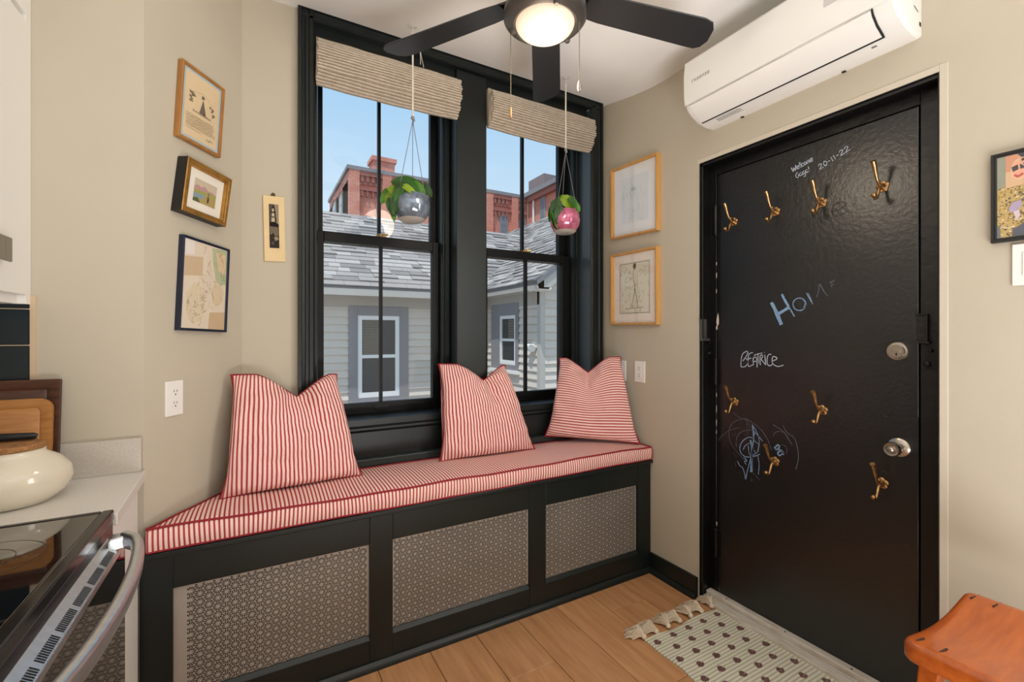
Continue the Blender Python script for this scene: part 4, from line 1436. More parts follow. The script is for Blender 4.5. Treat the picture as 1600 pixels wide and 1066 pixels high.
lv2 = [(-20, -18, -24, 2, 11, 0, .3, .2), (-10, -14, -14, 8, 14, 2, .85, .1), (8, -36, 14, -24, 13, 1, -.1, .2),
       (-13, -28, -26, -6, 10, 3, .3, .2), (-15, -24, -15, 12, 20, 2, .6, .2), (-3, -32, 11, -14, 19, 1, .4, .3), (-6, -36, 2, -22, 15, 3, .1, .3), (5, -34, 18, -22, 14, 0, .1, .3), (12, -26, 21, -13, 12, 3, .2, .3),
       (-9, -30, -20, -16, 13, 0, .3, .3), (3, -38, -7, -28, 12, 0, -.2, .2), (-18, -8, -12, 14, 12, 3, .7, .1), (6, -30, 16, -14, 13, 0, .5, .2)]
planter('pink mirrored glass planter with green trailing plant, in front of the right window', hk2, 2.335, Vector((1.478, 2.0235, 1.948)), .084, POT2, lv2, .00352)

# ---------------------------------------------------------------- window bench with perforated panels
BX0 = onY(218, 523, YB).x
bench = thing('window_bench', 'dark green built-in window bench with three perforated metal panels', 'bench', ((BX0 + XR) / 2, YB + .2, 0))
BZT = .472 * H
PXS = [(270, 578), (614, 828), (853, 997)]
PX = [(onY(a, 523, YB).x, onY(c, 523, YB).x) for a, c in PXS]
PZ0, PZ1 = .087 * H, .373 * H
BT = .02
edges = [BX0] + [v for p in PX for v in p] + [XR - .004]
for i in range(0, 8, 2):
    obj('stile', B().box(edges[i], edges[i + 1], YB, YB + BT, .0, BZT - .018), TRIM, bench, bevel=.002)
for i in range(3):
    a, c = PX[i]
    obj('rail', B().box(a, c, YB + .001, YB + BT, PZ1, BZT - .018), TRIM, bench, bevel=.002)
    obj('rail', B().box(a, c, YB + .001, YB + BT, .0, PZ0), TRIM, bench, bevel=.002)
    obj('bead', B().prism([(a, YB + .002, PZ0), (a, YB + .014, PZ0 + .014), (a, YB + BT, PZ0 + .016), (a, YB + BT, PZ0)], (c - a, 0, 0)), TRIM, bench)
xa = C1.x + (YB + .004 - C1.y) * 0
top_poly = [(onY(209, 523, YB - .016).x, YB - .018), (XR - .003, YB - .018), (XR - .003, 1.655 * H - .001), (C2.x + (1.655 * H - C2.y) * (C2.x - C1.x) / (C2.y - C1.y) + .004, 1.655 * H - .001), (C1.x + .004, YL + .004), (C1.x + .004, YL - .004), (onY(209, 523, YB - .016).x, YL - .004)]
obj('seat_board', B().prism([(x, y, BZT - .018) for x, y in top_poly], (0, 0, .018)), TRIM, bench, bevel=.003)
b = B()
b.prism([(BX0, YB, .0), (BX0, YB - .020, .0), (BX0, YB - .019, .010), (BX0, YB - .012, .022), (BX0, YB - .004, .028), (BX0, YB, .028)], (XR - BX0 - .018, 0, 0))
obj('shoe_moulding', b, TRIM, bench, smooth=30)
obj('dark_backing', B().box(BX0 + .05, XR - .01, YB + .10, YB + .11, 0.0, BZT - .02), mat('bench_inside_shade', (9, 8, 7), .95), bench)  # dark sheet added behind the holes, stands for the shade inside the bench
# perforated metal: triangular lattice whose triangles are each split in six by their medians
GRM = mat('perforated_metal', (172, 164, 155), .45, .2, var=(3, .12))
AL = .0292


def grille(a, c, z0, z1, y, plain=0.0):
    b = B()
    dx, dz = AL * math.sqrt(3) / 2, AL
    ncol = int((c - a) / dx) + 2
    nrow = int((z1 - z0) / dz) + 2

    def hole(T):
        g = (T[0] + T[1] + T[2]) / 3
        if not (a + .004 + plain < min(p.x for p in T) and max(p.x for p in T) < c - .004 and z0 + .004 < min(p.z for p in T) and max(p.z for p in T) < z1 - .004):
            if max(p.x for p in T) > c or min(p.x for p in T) < a or max(p.z for p in T) > z1 or min(p.z for p in T) < z0:
                T = [Vector((min(c, max(a, p.x)), p.y, min(z1, max(z0, p.z)))) for p in T]
                if (T[1] - T[0]).cross(T[2] - T[0]).length < 1e-7:
                    return
            b.add(T, [(0, 1, 2)])
            return
        # inset each edge by a constant strip
        w = .00105
        L = [(T[(k + 1) % 3] - T[k]) for k in range(3)]
        area = L[0].cross(L[1]).length / 2
        per = sum(v.length for v in L)
        rin = 2 * area / per
        f = max(.15, 1 - w / rin)
        # incentre
        la, lb, lc = L[1].length, L[2].length, L[0].length
        ic = (T[0] * la + T[1] * lb + T[2] * lc) / per
        I = [ic + (p - ic) * f for p in T]
        b.add(T + I, [(0, 1, 4, 3), (1, 2, 5, 4), (2, 0, 3, 5)])

    for i in range(-1, ncol):
        for j in range(-1, nrow):
            off = (i % 2) * dz / 2
            A = Vector((a + i * dx, y, z0 + j * dz + off))
            Bv = A + Vector((0, 0, dz))
            Cv = A + Vector((dx, 0, dz / 2))
            D = Cv + Vector((0, 0, dz))
            for tri in ((A, Bv, Cv), (Bv, Cv, D)):
                g = (tri[0] + tri[1] + tri[2]) / 3
                if g.x < a - dx or g.x > c + dx or g.z < z0 - dz or g.z > z1 + dz:
                    continue
                for k in range(3):
                    p, q = tri[k], tri[(k + 1) % 3]
                    m_ = (p + q) / 2
                    hole([p, m_, g])
                    hole([m_, q, g])
    return b


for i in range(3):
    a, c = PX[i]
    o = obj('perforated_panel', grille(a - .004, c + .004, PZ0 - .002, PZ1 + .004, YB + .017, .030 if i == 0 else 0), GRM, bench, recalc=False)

# ---------------------------------------------------------------- seat cushion
STRIPE = stripe_mat('ticking_stripe', (246, 216, 204), (176, 62, 72), .0138, .28, soft=.13)
PIPE = mat('crimson_piping', (146, 24, 40), .75)
CZ0, CZ1 = BZT + .003, .527 * H
cu = thing('seat_cushion', 'long red and white striped seat cushion with crimson piping on the bench', 'cushion', (.8, YB + .15, CZ0))
fl0, fr0 = onY(229, 523, YB - .008), Vector((XR - .012, YB - .012, 0))
bl0 = Vector((C2.x + (1.648 * H - C2.y) * (C2.x - C1.x) / (C2.y - C1.y) + .012, 1.648 * H, 0))
br0 = Vector((XR - .012, 1.648 * H, 0))
ci = Vector((C1.x + .016, YL + .02, 0))


def cush(u, v):
    f = Vector((fl0.x * (1 - u) + fr0.x * u, YB - .012 + .004 * math.sin(u * 9) + .002 * math.sin(u * 31), 0))
    k = Vector((bl0.x * (1 - u) + br0.x * u, bl0.y, 0))
    return f * (1 - v) + k * v


NU, NV = 90, 12
b = B()
rows = []
zz = [(CZ0, .0), (CZ0 + .006, -.006), ((CZ0 + CZ1) / 2, -.010), (CZ1 - .006, -.006), (CZ1, 0)]
vs, uv = [], []
for i in range(NU + 1):
    u = i / NU
    lift = .005 * max(0, 1 - u * 8) + .002 * math.sin(u * 17) + .0015 * math.sin(u * 43)
    for j, (z, yo) in enumerate(zz):
        p = cush(u, 0)
        fz = (z - CZ0) / (CZ1 - CZ0)
        p = p + Vector((0, yo + .0025 * noise.noise(Vector((u * 40, j * .7, 0))), z + lift * fz))
        vs.append(p); uv.append((p.x + (.004 * math.sin(u * 26)) * fz, fz))
    for j in range(1, NV + 1):
        v = j / NV
        p = cush(u, v)
        puff = .010 * (math.sin(math.pi * min(1, v * 1.0)) ** .6) * (math.sin(math.pi * min(max(u, .0), 1)) ** .3 if 0 < u < 1 else 0)
        p = p + Vector((0, 0, CZ1 + lift * (1 - v) + puff + .002 * noise.noise(Vector((u * 14, v * 5, 2)))))
        vs.append(p); uv.append((p.x + (.004 * math.sin(u * 26)), v))
    p = cush(u, 1)
    vs.append(p + Vector((0, .0, CZ0))); uv.append((p.x, 0))
kk = len(zz) + NV + 1
fs = []
for i in range(NU):
    for j in range(kk - 1):
        fs.append((i * kk + j, i * kk + j + 1, (i + 1) * kk + j + 1, (i + 1) * kk + j))
    fs.append((i * kk + kk - 1, i * kk, (i + 1) * kk, (i + 1) * kk + kk - 1))
fs.append(tuple(range(kk)))
fs.append(tuple(range(NU * kk, NU * kk + kk))[::-1])
b.add(vs, fs, 0, uv)
obj('cover', b, STRIPE, cu, smooth=50)
b = B()
ft = [vs[i * kk + 4] + Vector((0, -.003, .002)) for i in range(NU + 1)]
fb = [vs[i * kk] + Vector((0, -.003, .003)) for i in range(NU + 1)]
b.tube(ft, .0042, 6)
b.tube(fb, .0042, 6)
bk = [vs[i * kk + 4 + NV] + Vector((0, -.002, .002)) for i in range(NU + 1)]
b.tube(bk, .0038, 6)
b.tube([vs[NU * kk + 4 + j] + Vector((0, 0, .002)) for j in range(NV + 1)], .004, 6)
b.tube([vs[4 + j] + Vector((0, 0, .002)) for j in range(NV + 1)], .004, 6)
b.tube([vs[NU * kk + j] for j in range(5)], .003, 6)
obj('piping', b, PIPE, cu, smooth=60)


# ---------------------------------------------------------------- throw pillows
def pillow(label, BL, BR, TR, TL, notch, thick, uc, back=.35, swap=False, seed=0, notch_w=.36, period=None):
    BL, BR, TR, TL = [Vector(p) for p in (BL, BR, TR, TL)]
    base = (BL + BR) / 2
    t = thing('throw_pillow', label, 'pillow', base, 'striped throw pillows on the bench')
    ex = (BR - BL + TR - TL)
    W_, H_ = ex.length / 2, ((TL - BL).length + (TR - BR).length) / 2
    ex = ex.normalized()
    ez = ((TL - BL) + (TR - BR)).normalized()
    nn = ex.cross(ez).normalized()          # toward the viewer
    if nn.dot(E2) < 0:
        nn = -nn
    n = 44

    def puff(t_, w_=.085):
        return (t_ / w_) * math.exp(1 - t_ / w_)

    def P(u, v, side):
        p = (BL * (1 - u) + BR * u) * (1 - v) + (TL * (1 - u) + TR * u) * v
        sv, su = math.sin(math.pi * v), math.sin(math.pi * u)
        sv, su = max(0, sv), max(0, su)
        # the seam draws in between the corner ears
        p += ex * (.030 * sv ** .8 * ((1 - u) ** 4 - u ** 4)) + ez * (.010 * su ** .8 * (1 - v) ** 4)
        # the stuffed cloth swells out past the seam
        p += ex * (.034 * sv ** .7 * (puff(1 - u) - puff(u))) - ez * (.026 * su ** .7 * puff(v)) + ez * (.014 * su ** .7 * puff(1 - v) * (1.4 if side < 0 else .6))
        dd = abs(u - uc) / notch_w
        dip = max(0, 1 - dd)
        dip = .82 * dip ** 1.25 + .18 * dip * dip * (3 - 2 * dip)
        p -= ez * (notch * dip * v ** 2.0)
        a_, c_ = 1 - abs(2 * u - 1) ** 3.2, 1 - abs(2 * v - 1) ** 3.2
        s = max(0, a_) ** .62 * max(0, c_) ** .62
        belly = .62 + .38 * math.sin(math.pi * (.08 + .80 * v))
        chop = math.exp(-((u - uc) / .13) ** 2) * max(0, (v - .45) / .55) ** 1.3
        amp = thick * s * belly * (1 - .75 * chop) if side > 0 else -thick * back * s
        fold = .024 * (math.exp(-((u - uc - .20) / .10) ** 2) + math.exp(-((u - uc + .20) / .12) ** 2)) * max(0, (v - .58) / .42) * s ** .5
        q = Vector((u * 6 + seed * 7, v * 6, side * 3 + seed))
        wr = .012 * noise.noise(q) * s ** .5 + .007 * noise.noise(q * 2.3) * s ** .4 + .004 * noise.noise(q * 5) * s ** .4
        # creases raying out from the chop
        ang = math.atan2(u - uc, 1.02 - v)
        dist = math.hypot(u - uc, 1.0 - v)
        wr += .009 * math.sin(ang * 9 + seed * 2) * math.exp(-((dist - .22) / .16) ** 2) * s ** .5
        near = .005 * math.sin(v * 46 + seed) * (math.exp(-u / .06) + math.exp(-(1 - u) / .06)) * s ** .4 + .004 * math.sin(u * 52 + seed) * math.exp(-v / .06) * s ** .4
        return p + nn * (amp + side * (fold + wr + near))

    b = B()
    for side in (1, -1):
        vs, uv = [], []
        for i in range(n + 1):
            for j in range(n + 1):
                u, v = i / n, j / n
                vs.append(P(u, v, side))
                a, c = u * W_, v * H_
                uv.append((c, a) if swap else (a, c))
        fs = [(i * (n + 1) + j, (i + 1) * (n + 1) + j, (i + 1) * (n + 1) + j + 1, i * (n + 1) + j + 1) for i in range(n) for j in range(n)]
        if side < 0:
            fs = [f[::-1] for f in fs]
        b.add(vs, fs, 0, uv)
    obj('cover', b, STRIPE2, t, smooth=80, recalc=False)
    loop = [P(i / n, 0, 1) for i in range(n)] + [P(1, j / n, 1) for j in range(n)] + [P(1 - i / n, 1, 1) for i in range(n)] + [P(0, 1 - j / n, 1) for j in range(n + 1)]
    obj('piping', B().tube(loop, .0040, 6), PIPE, t, smooth=60)
    return t


STRIPE2 = stripe_mat('pillow_stripe', (246, 214, 204), (176, 62, 72), .0142, .28, soft=.13)
zb0 = CZ1 + .007
pillow('largest striped throw pillow, leaning at the left end by the angled wall', onZ(343, 781, zb0), onZ(566, 743, zb0), onY(526, 585, 1.665 * H), onY(361, 586, 1.60 * H), .098, .085, .57, seed=1)
pillow('middle striped throw pillow with upright stripes, in front of the mullion', onZ(687, 722, zb0), onZ(836, 702, zb0), onY(789, 571, 1.652 * H), onY(685, 569, 1.672 * H), .085, .078, .62, seed=2)
p3bl, p3br = onY(851, 682, 1.655 * H), onZ(1000, 694, zb0)
pillow('striped throw pillow with level stripes in the right corner by the outlet', p3bl, p3br, onX(970, 558, 1.435 * H), onY(874, 560, 1.675 * H), .090, .074, .46, swap=True, seed=3)

# ---------------------------------------------------------------- rug with paw prints and tassels
RX0, RX1, RY1, RY0 = 1.452, 1.918, 1.412, .70
RUGM = stripe_mat('rug_weave', (224, 218, 198), (184, 182, 160), .0150, .26, axis='Y', source='Object', soft=.2, bump=(150, .5))
rug = thing('paw_print_rug', 'cream striped runner rug with brown paw prints by the threshold', 'rug', ((RX0 + RX1) / 2, RY1, 0))
nx, ny = 24, 100
vs, fs = [], []


def rug_z(x, y):
    return .007 + .0020 * math.sin(y * 2 * math.pi / .0150) * .5 + .0025 * noise.noise(Vector((x * 9, y * 7, 0)))


for i in range(nx + 1):
    for j in range(ny + 1):
        x = RX0 + (RX1 - RX0) * i / nx
        y = RY0 + (RY1 - RY0) * j / ny
        if i == 0:
            x += .006 * math.sin(y * 11) + .003 * math.sin(y * 37)
        vs.append(Vector((x, y + .006 * math.sin(x * 22) * (j / ny) ** 6, rug_z(x, y))))
for i in range(nx):
    for j in range(ny):
        fs.append((i * (ny + 1) + j, (i + 1) * (ny + 1) + j, (i + 1) * (ny + 1) + j + 1, i * (ny + 1) + j + 1))
o = len(vs)
edge = [i * (ny + 1) for i in range(nx + 1)] + [nx * (ny + 1) + j for j in range(1, ny + 1)] + [i * (ny + 1) + ny for i in range(nx - 1, -1, -1)] + [j for j in range(ny - 1, 0, -1)]
for q in edge:
    vs.append(Vector((vs[q].x, vs[q].y, .0006)))
for a in range(len(edge)):
    c = (a + 1) % len(edge)
    fs.append((edge[a], edge[c], o + c, o + a))
obj('woven_field', B().add(vs, fs), RUGM, rug, smooth=50)
b = B()
for (x, y, rx, ry) in ((0, -.004, .0115, .0085), (-.0125, .006, .004, .006), (-.0045, .0105, .0042, .0065), (.0045, .0105, .0042, .0065), (.0125, .006, .004, .006)):
    b.prism([(x + rx * math.cos(2 * math.pi * i / 10), y + ry * math.sin(2 * math.pi * i / 10), 0) for i in range(10)], (0, 0, .0022))
PAW = mat('brown_tuft', (116, 80, 76), .95, bump=(300, .6))
paw = None
for r_ in range(12):
    for c_ in range(5):
        x = RX0 + .040 + c_ * .098 + (.049 if r_ % 2 else 0)
        y = RY1 - .032 - r_ * .0585
        if x > RX1 - .015:
            continue
        loc = Vector((x, y, rug_z(x, y) - .0002)) - rug.location
        rot = (0, 0, math.pi + AR.uniform(-.3, .3))
        if paw is None:
            paw = obj('paw_motif', b, PAW, rug, local=True)
            paw.location = loc
            paw.rotation_euler = rot
        else:
            place(paw, loc, rug, rot)
TAS = mat('tassel_yarn', (228, 212, 190), .95, bump=(200, .5))
for k in range(7):
    x = RX0 + .010 + k * .0745
    y = RY1 + .003
    b = B()
    ang = AR.uniform(-.8, .8) + (.5 if k == 0 else 0)
    b.ball((x, y + .010, .014), .012, 8)
    for s_ in range(90):
        g = ang + AR.uniform(-.62, .62)
        ln = AR.uniform(.050, .090) * (1 - .25 * abs(g - ang))
        zt_2 = AR.uniform(.004, .040)
        b.tube([(x, y + .008, .012 + zt_2 * .3), (x - math.sin(g) * ln * .5 + AR.uniform(-.004, .004), y + .012 + math.cos(g) * ln * .45, .010 + zt_2), (x - math.sin(g) * ln, y + .012 + math.cos(g) * ln, max(.004, zt_2 * .45))], [.0020, .0024, .0018], 4)
    obj('tassel', b, TAS, rug, smooth=60)

# ---------------------------------------------------------------- saddle stool
STW = mat('orange_stained_wood', (180, 90, 32), .28, var=(4, 0), tint=(152, 70, 23), stretch=(1.2, 12, 12), coat=.3, bump=(60, .03))
SX0, SX1, SY1, SY0, SZ = 1.285, 1.690, .468, .215, .62
st = thing('saddle_stool', 'orange stained wooden saddle stool at the right by the door wall', 'stool', ((SX0 + SX1) / 2, (SY0 + SY1) / 2, 0))
nx, ny = 28, 14


def seat_p(u, v):
    # rounded rectangle plan
    x = SX0 + (SX1 - SX0) * u
    y = SY0 + (SY1 - SY0) * v
    cr = .030
    for cx, sx in ((SX0 + cr, -1), (SX1 - cr, 1)):
        for cy, sy in ((SY0 + cr, -1), (SY1 - cr, 1)):
            if (x - cx) * sx > 0 and (y - cy) * sy > 0:
                dx_, dy_ = (x - cx) / cr, (y - cy) / cr
                mx = max(abs(dx_), abs(dy_))
                ln = math.hypot(dx_, dy_)
                if ln > 1e-6:
                    x, y = cx + dx_ / ln * mx * cr, cy + dy_ / ln * mx * cr
    return x, y


def saddle(u):
    return -.022 * math.sin(math.pi * u) ** 1.3


us = [0, .012, .03, .06] + [.06 + .88 * i / nx for i in range(1, nx)] + [.94, .97, .988, 1]
vs_ = [0, .02, .05, .1] + [.1 + .8 * i / ny for i in range(1, ny)] + [.9, .95, .98, 1]
grid_t, grid_b, vv = {}, {}, []
for i, u in enumerate(us):
    for j, v in enumerate(vs_):
        x, y = seat_p(u, v)
        ed = min(u * (SX1 - SX0), (1 - u) * (SX1 - SX0), v * (SY1 - SY0), (1 - v) * (SY1 - SY0))
        rd = .012
        drop = rd - math.sqrt(max(0, rd * rd - max(0, rd - ed) ** 2))
        grid_t[i, j] = len(vv)
        vv.append(Vector((x, y, SZ + .006 + saddle(u) - drop)))
for i, u in enumerate(us):
    for j, v in enumerate(vs_):
        x, y = seat_p(u, v)
        ed = min(u * (SX1 - SX0), (1 - u) * (SX1 - SX0), v * (SY1 - SY0), (1 - v) * (SY1 - SY0))
        rise = .006 - math.sqrt(max(0, .006 ** 2 - max(0, .006 - ed) ** 2))
        grid_b[i, j] = len(vv)
        vv.append(Vector((x, y, SZ - .040 + saddle(u) * .5 + rise)))
fs = []
I, J = len(us), len(vs_)
for i in range(I - 1):
    for j in range(J - 1):
        fs.append((grid_t[i, j], grid_t[i + 1, j], grid_t[i + 1, j + 1], grid_t[i, j + 1]))
        fs.append((grid_b[i, j], grid_b[i, j + 1], grid_b[i + 1, j + 1], grid_b[i + 1, j]))
per = [(i, 0) for i in range(I)] + [(I - 1, j) for j in range(1, J)] + [(i, J - 1) for i in range(I - 2, -1, -1)] + [(0, j) for j in range(J - 2, 0, -1)]
for a in range(len(per)):
    c = (a + 1) % len(per)
    fs.append((grid_t[per[a]], grid_t[per[c]], grid_b[per[c]], grid_b[per[a]]))
seat = obj('seat', B().add(vv, fs), STW, st, smooth=50)
# dark wedges in the leg joints
WDG = mat('dark_wedge', (52, 30, 18), .5)
for cx in (SX0 + .028, SX1 - .028):
    for (ya, yb) in ((SY1 - .020, SY1 - .026), (SY1 - .062, SY1 - .066), (SY0 + .045, SY0 + .040)):
        u = (cx - SX0) / (SX1 - SX0)
        z = SZ + .0065 + saddle(u)
        obj('wedge', B().prism([(cx - .016, ya, z - .002), (cx + .022, yb, z - .002), (cx + .022, yb - .004, z - .002), (cx - .016, ya - .003, z - .002)], (0, 0, .0026)), WDG, seat)
for sx, cx in ((-1, SX0 + .045), (1, SX1 - .045)):
    for sy, cy in ((1, SY1 - .045), (-1, SY0 + .045)):
        tp = Vector((cx, cy, SZ - .034))
        ft_ = Vector((cx + sx * .050, cy + sy * .035, 0.0))
        w0, w1 = .019, .015
        pts = []
        for c0, ww in ((ft_, w1), (tp, w0)):
            pts += [c0 + Vector((-ww, -ww, 0)), c0 + Vector((ww, -ww, 0)), c0 + Vector((ww, ww, 0)), c0 + Vector((-ww, ww, 0))]
        lg = obj('leg', B().hexa(pts), STW, st, bevel=.004)
        obj('screw_cap', B().lathe([(.007, 0), (.007, .002), (.004, .004)], tp + Vector((sx * .003, sy * .021, -.020)), (0, sy, 0), 12), mat('maple_plug', (214, 160, 110), .35), lg, smooth=40)
for zz_, axis in ((.16, 'x'), (.22, 'y')):
    for s in (-1, 1):
        k = 1 - zz_ / (SZ - .034)
        if axis == 'x':
            y = (SY1 - .045 + .035 * k) if s > 0 else (SY0 + .045 - .035 * k)
            obj('stretcher', B().box(SX0 + .045 - .05 * k, SX1 - .045 + .05 * k, y - .009, y + .009, zz_ - .014, zz_ + .014), STW, st, bevel=.003)
        else:
            x = (SX1 - .045 + .05 * k) if s > 0 else (SX0 + .045 - .05 * k)
            obj('stretcher', B().box(x - .009, x + .009, SY0 + .045 - .035 * k, SY1 - .045 + .035 * k, zz_ - .014, zz_ + .014), STW, st, bevel=.003)
# ---------------------------------------------------------------- kitchen end: worktop, base cabinet, range, wall cabinet
QZ = .886                      # worktop height
XF = -.296                     # worktop front edge
RY_1, RY_0 = 1.432, .672       # range, far and near side
QUARTZ = mat('white_quartz', (226, 221, 214), .3, var=(160, .05))
ct = thing('worktop', 'white quartz worktop between range and end wall', 'countertop', ((XK + XF) / 2, 1.64, QZ - .03))
obj('slab', B().prism([(XK, RY_1 + .002, QZ - .03), (XF + .004, RY_1 + .002, QZ - .03), (XF - .010, YL - .001, QZ - .03), (XK, YL - .001, QZ - .03)], (0, 0, .03)), QUARTZ, ct, bevel=.003)
us = thing('quartz_upstand', 'short grey quartz upstand along the end wall behind the worktop', 'backsplash', ((XK + C1.x) / 2, YL - .011, QZ))
obj('upstand', B().box(XK, C1.x - .004, YL - .021, YL - .001, QZ, onY(222, 684, YL - .02).z), mat('grey_quartz', (196, 188, 178), .5, var=(220, .10)), us, bevel=.002)
bc = thing('base_cabinet', 'white base cabinet between range and end wall', 'cabinet', ((XK + XF) / 2, 1.63, 0))
obj('body', B().box(XK, XF - .042, RY_1 + .002, YL - .045, .09, QZ - .031), WHITE, bc)
obj('door', B().box(XF - .041, XF - .022, RY_1 + .004, YL - .05, .10, QZ - .038), WHITE, bc, bevel=.002)
obj('plinth', B().box(XK, XF - .09, RY_1 + .002, YL - .045, 0, .09), WHITE, bc)

STAIN = mat('stainless', (214, 218, 222), .36, 1.0, var=(2, .06), stretch=(1, 40, 40))
BGLASS = mat('black_glass', (8, 8, 9), .045, spec=.8, coat=.5)
BLK = mat('black_enamel', (18, 18, 19), .25)
rg = thing('kitchen_range', 'black glass top electric range with stainless bow handle', 'stove', ((XK + XF) / 2, (RY_0 + RY_1) / 2, 0))
obj('body', B().box(XK, XF - .02, RY_0, RY_1, .05, QZ - .012), BLK, rg, bevel=.003)
# glass top with rounded dark metal rim
XG = XF - .002
obj('cooktop', B().box(XK + .06, XG - .022, RY_0 + .018, RY_1 - .018, QZ - .012, QZ + .010), BGLASS, rg, bevel=.002)
RIM = mat('dark_rim', (38, 36, 36), .16, .4)
b = B()
for (a0, a1, c0, c1) in ((XG - .022, XG, RY_0, RY_1), (XK + .06, XG - .022, RY_1 - .018, RY_1), (XK + .06, XG - .022, RY_0, RY_0 + .018)):
    b.box(a0, a1, c0, c1, QZ - .016, QZ + .0115)
obj('rim', b, RIM, rg, bevel=.004, seg=3)
b = B()
for (bx, by, r) in ((-.46, 1.22, .10), (-.46, .88, .115), (-.72, 1.22, .08), (-.72, .88, .08)):
    for k in range(48):
        g0, g1 = 2 * math.pi * k / 48, 2 * math.pi * (k + 1) / 48
        for rr_ in (r, r * .6):
            b.quad((bx + rr_ * math.cos(g0), by + rr_ * math.sin(g0), QZ + .0104), (bx + rr_ * math.cos(g1), by + rr_ * math.sin(g1), QZ + .0104), (bx + (rr_ - .0016) * math.cos(g1), by + (rr_ - .0016) * math.sin(g1), QZ + .0104), (bx + (rr_ - .0016) * math.cos(g0), by + (rr_ - .0016) * math.sin(g0), QZ + .0104))
obj('burner_ring', b, mat('grey_burner_print', (46, 45, 44), .3), rg, recalc=False)
b = B().box(XK, XK + .06, RY_0, RY_1, QZ - .012, QZ + .06)
obj('back_guard', b, BLK, rg, bevel=.004)
# front: recess band, vent trim, door, handle
XDOOR = XF + .020
obj('recess_band', B().box(XF - .02, XF - .004, RY_0 + .004, RY_1 - .004, QZ - .060, QZ - .016), BLK, rg)
door = obj('oven_door', B().box(XF - .018, XDOOR, RY_0 + .006, RY_1 - .006, .23, QZ - .062), BGLASS, rg, bevel=.003)
b = B()
# sloped stainless vent strip along the top of the door
prof = [(XF - .016, QZ - .044), (XF - .004, QZ - .040), (XDOOR + .004, QZ - .060), (XDOOR + .005, QZ - .072), (XDOOR - .002, QZ - .074), (XF - .016, QZ - .062)]
b.prism([(x, RY_0 + .05, z) for x, z in prof], (0, RY_1 - RY_0 - .10, 0))
vt = obj('vent_trim', b, STAIN, door, bevel=.0015)
b = B()
yy = RY_0 + .10
k = 0
dx_, dz_ = (XDOOR + .004) - (XF - .004), -.020
while yy < RY_1 - .10:
    if k % 14 < 12:
        p0 = Vector((XF - .004 + dx_ * .50, yy, QZ - .040 + dz_ * .50 + .0006))
        p1 = Vector((XF - .004 + dx_ * .90, yy, QZ - .040 + dz_ * .90 + .0006))
        b.quad(p0, p1, p1 + Vector((0, .0028, 0)), p0 + Vector((0, .0028, 0)))
    yy += .0058
    k += 1
obj('vent_slots', b, mat('dark_slot', (24, 24, 25), .7), vt, recalc=False, kind='stuff')
# bow handle
hp = []
for i in range(25):
    s = i / 24
    y = RY_1 - .075 - (RY_1 - RY_0 - .15) * s
    bow = math.sin(math.pi * s) ** .42 if 0 < s < 1 else 0
    hp.append(Vector((XDOOR + .012 + .056 * bow, y, QZ - .040 - .004 * bow)))
vs, fs = [], []
for i, p in enumerate(hp):
    t_ = (hp[min(i + 1, 24)] - hp[max(i - 1, 0)]).normalized()
    nx_ = Vector((0, 0, 1)).cross(t_).normalized()
    for g in range(14):
        a = 2 * math.pi * g / 14
        c_, s2 = math.cos(a), math.sin(a)
        vs.append(p + nx_ * (.0115 * abs(c_) ** .7 * (1 if c_ > 0 else -1)) + Vector((0, 0, 1)) * (.0190 * abs(s2) ** .7 * (1 if s2 > 0 else -1)))
for i in range(24):
    for g in range(14):
        fs.append((i * 14 + g, i * 14 + (g + 1) % 14, (i + 1) * 14 + (g + 1) % 14, (i + 1) * 14 + g))
fs += [tuple(range(14))[::-1], tuple(range(24 * 14, 25 * 14))]
obj('handle', B().add(vs, fs), STAIN, door, smooth=50)
for p in (hp[0], hp[-1]):
    sg = 1 if p is hp[0] else -1
    b = B().prism([(XF + .006, p.y - .020, QZ - .060), (XDOOR + .022, p.y - .014, QZ - .056), (XDOOR + .022, p.y + .016, QZ - .056), (XF + .006, p.y + .020, QZ - .060)], (0, 0, .030))
    obj('handle_mount', b, STAIN, door, bevel=.004)
obj('drawer', B().box(XF - .018, XDOOR - .004, RY_0 + .006, RY_1 - .006, .06, .222), BLK, rg, bevel=.003)
b = B()
for yy in (RY_0 + .04, RY_1 - .04):
    for xx in (XK + .08, XF - .08):
        b.lathe([(.018, 0), (.018, .05)], (xx, yy, 0), n=12)
obj('foot', b, BLK, rg)

# canister with cork lid
cx, cy = -.549, 1.647
cn = thing('ceramic_canister', 'round cream glazed canister with cork lid on the worktop', 'canister', (cx, cy, QZ))
R_ = .1225
prof = [(.066, .000), (.084, .004), (.110, .030), (.120, .058), (.115, .084), (.096, .108), (.074, .123), (.066, .130), (.067, .136), (.063, .138), (.060, .130), (.080, .108), (.098, .070), (.070, .012), (.0, .010)]
obj('bowl', B().lathe(prof, (cx, cy, QZ), n=48, caps=False), mat('cream_glaze', (232, 222, 202), .10, coat=.4), cn, smooth=60)
obj('cork_lid', B().lathe([(.055, .126), (.056, .139), (.064, .139), (.066, .142), (.066, .150), (.063, .153), (.0, .153)], (cx, cy, QZ), n=40), mat('cork', (186, 136, 86), .85, var=(90, 0), tint=(136, 90, 50), bump=(120, .5)), cn, smooth=40)

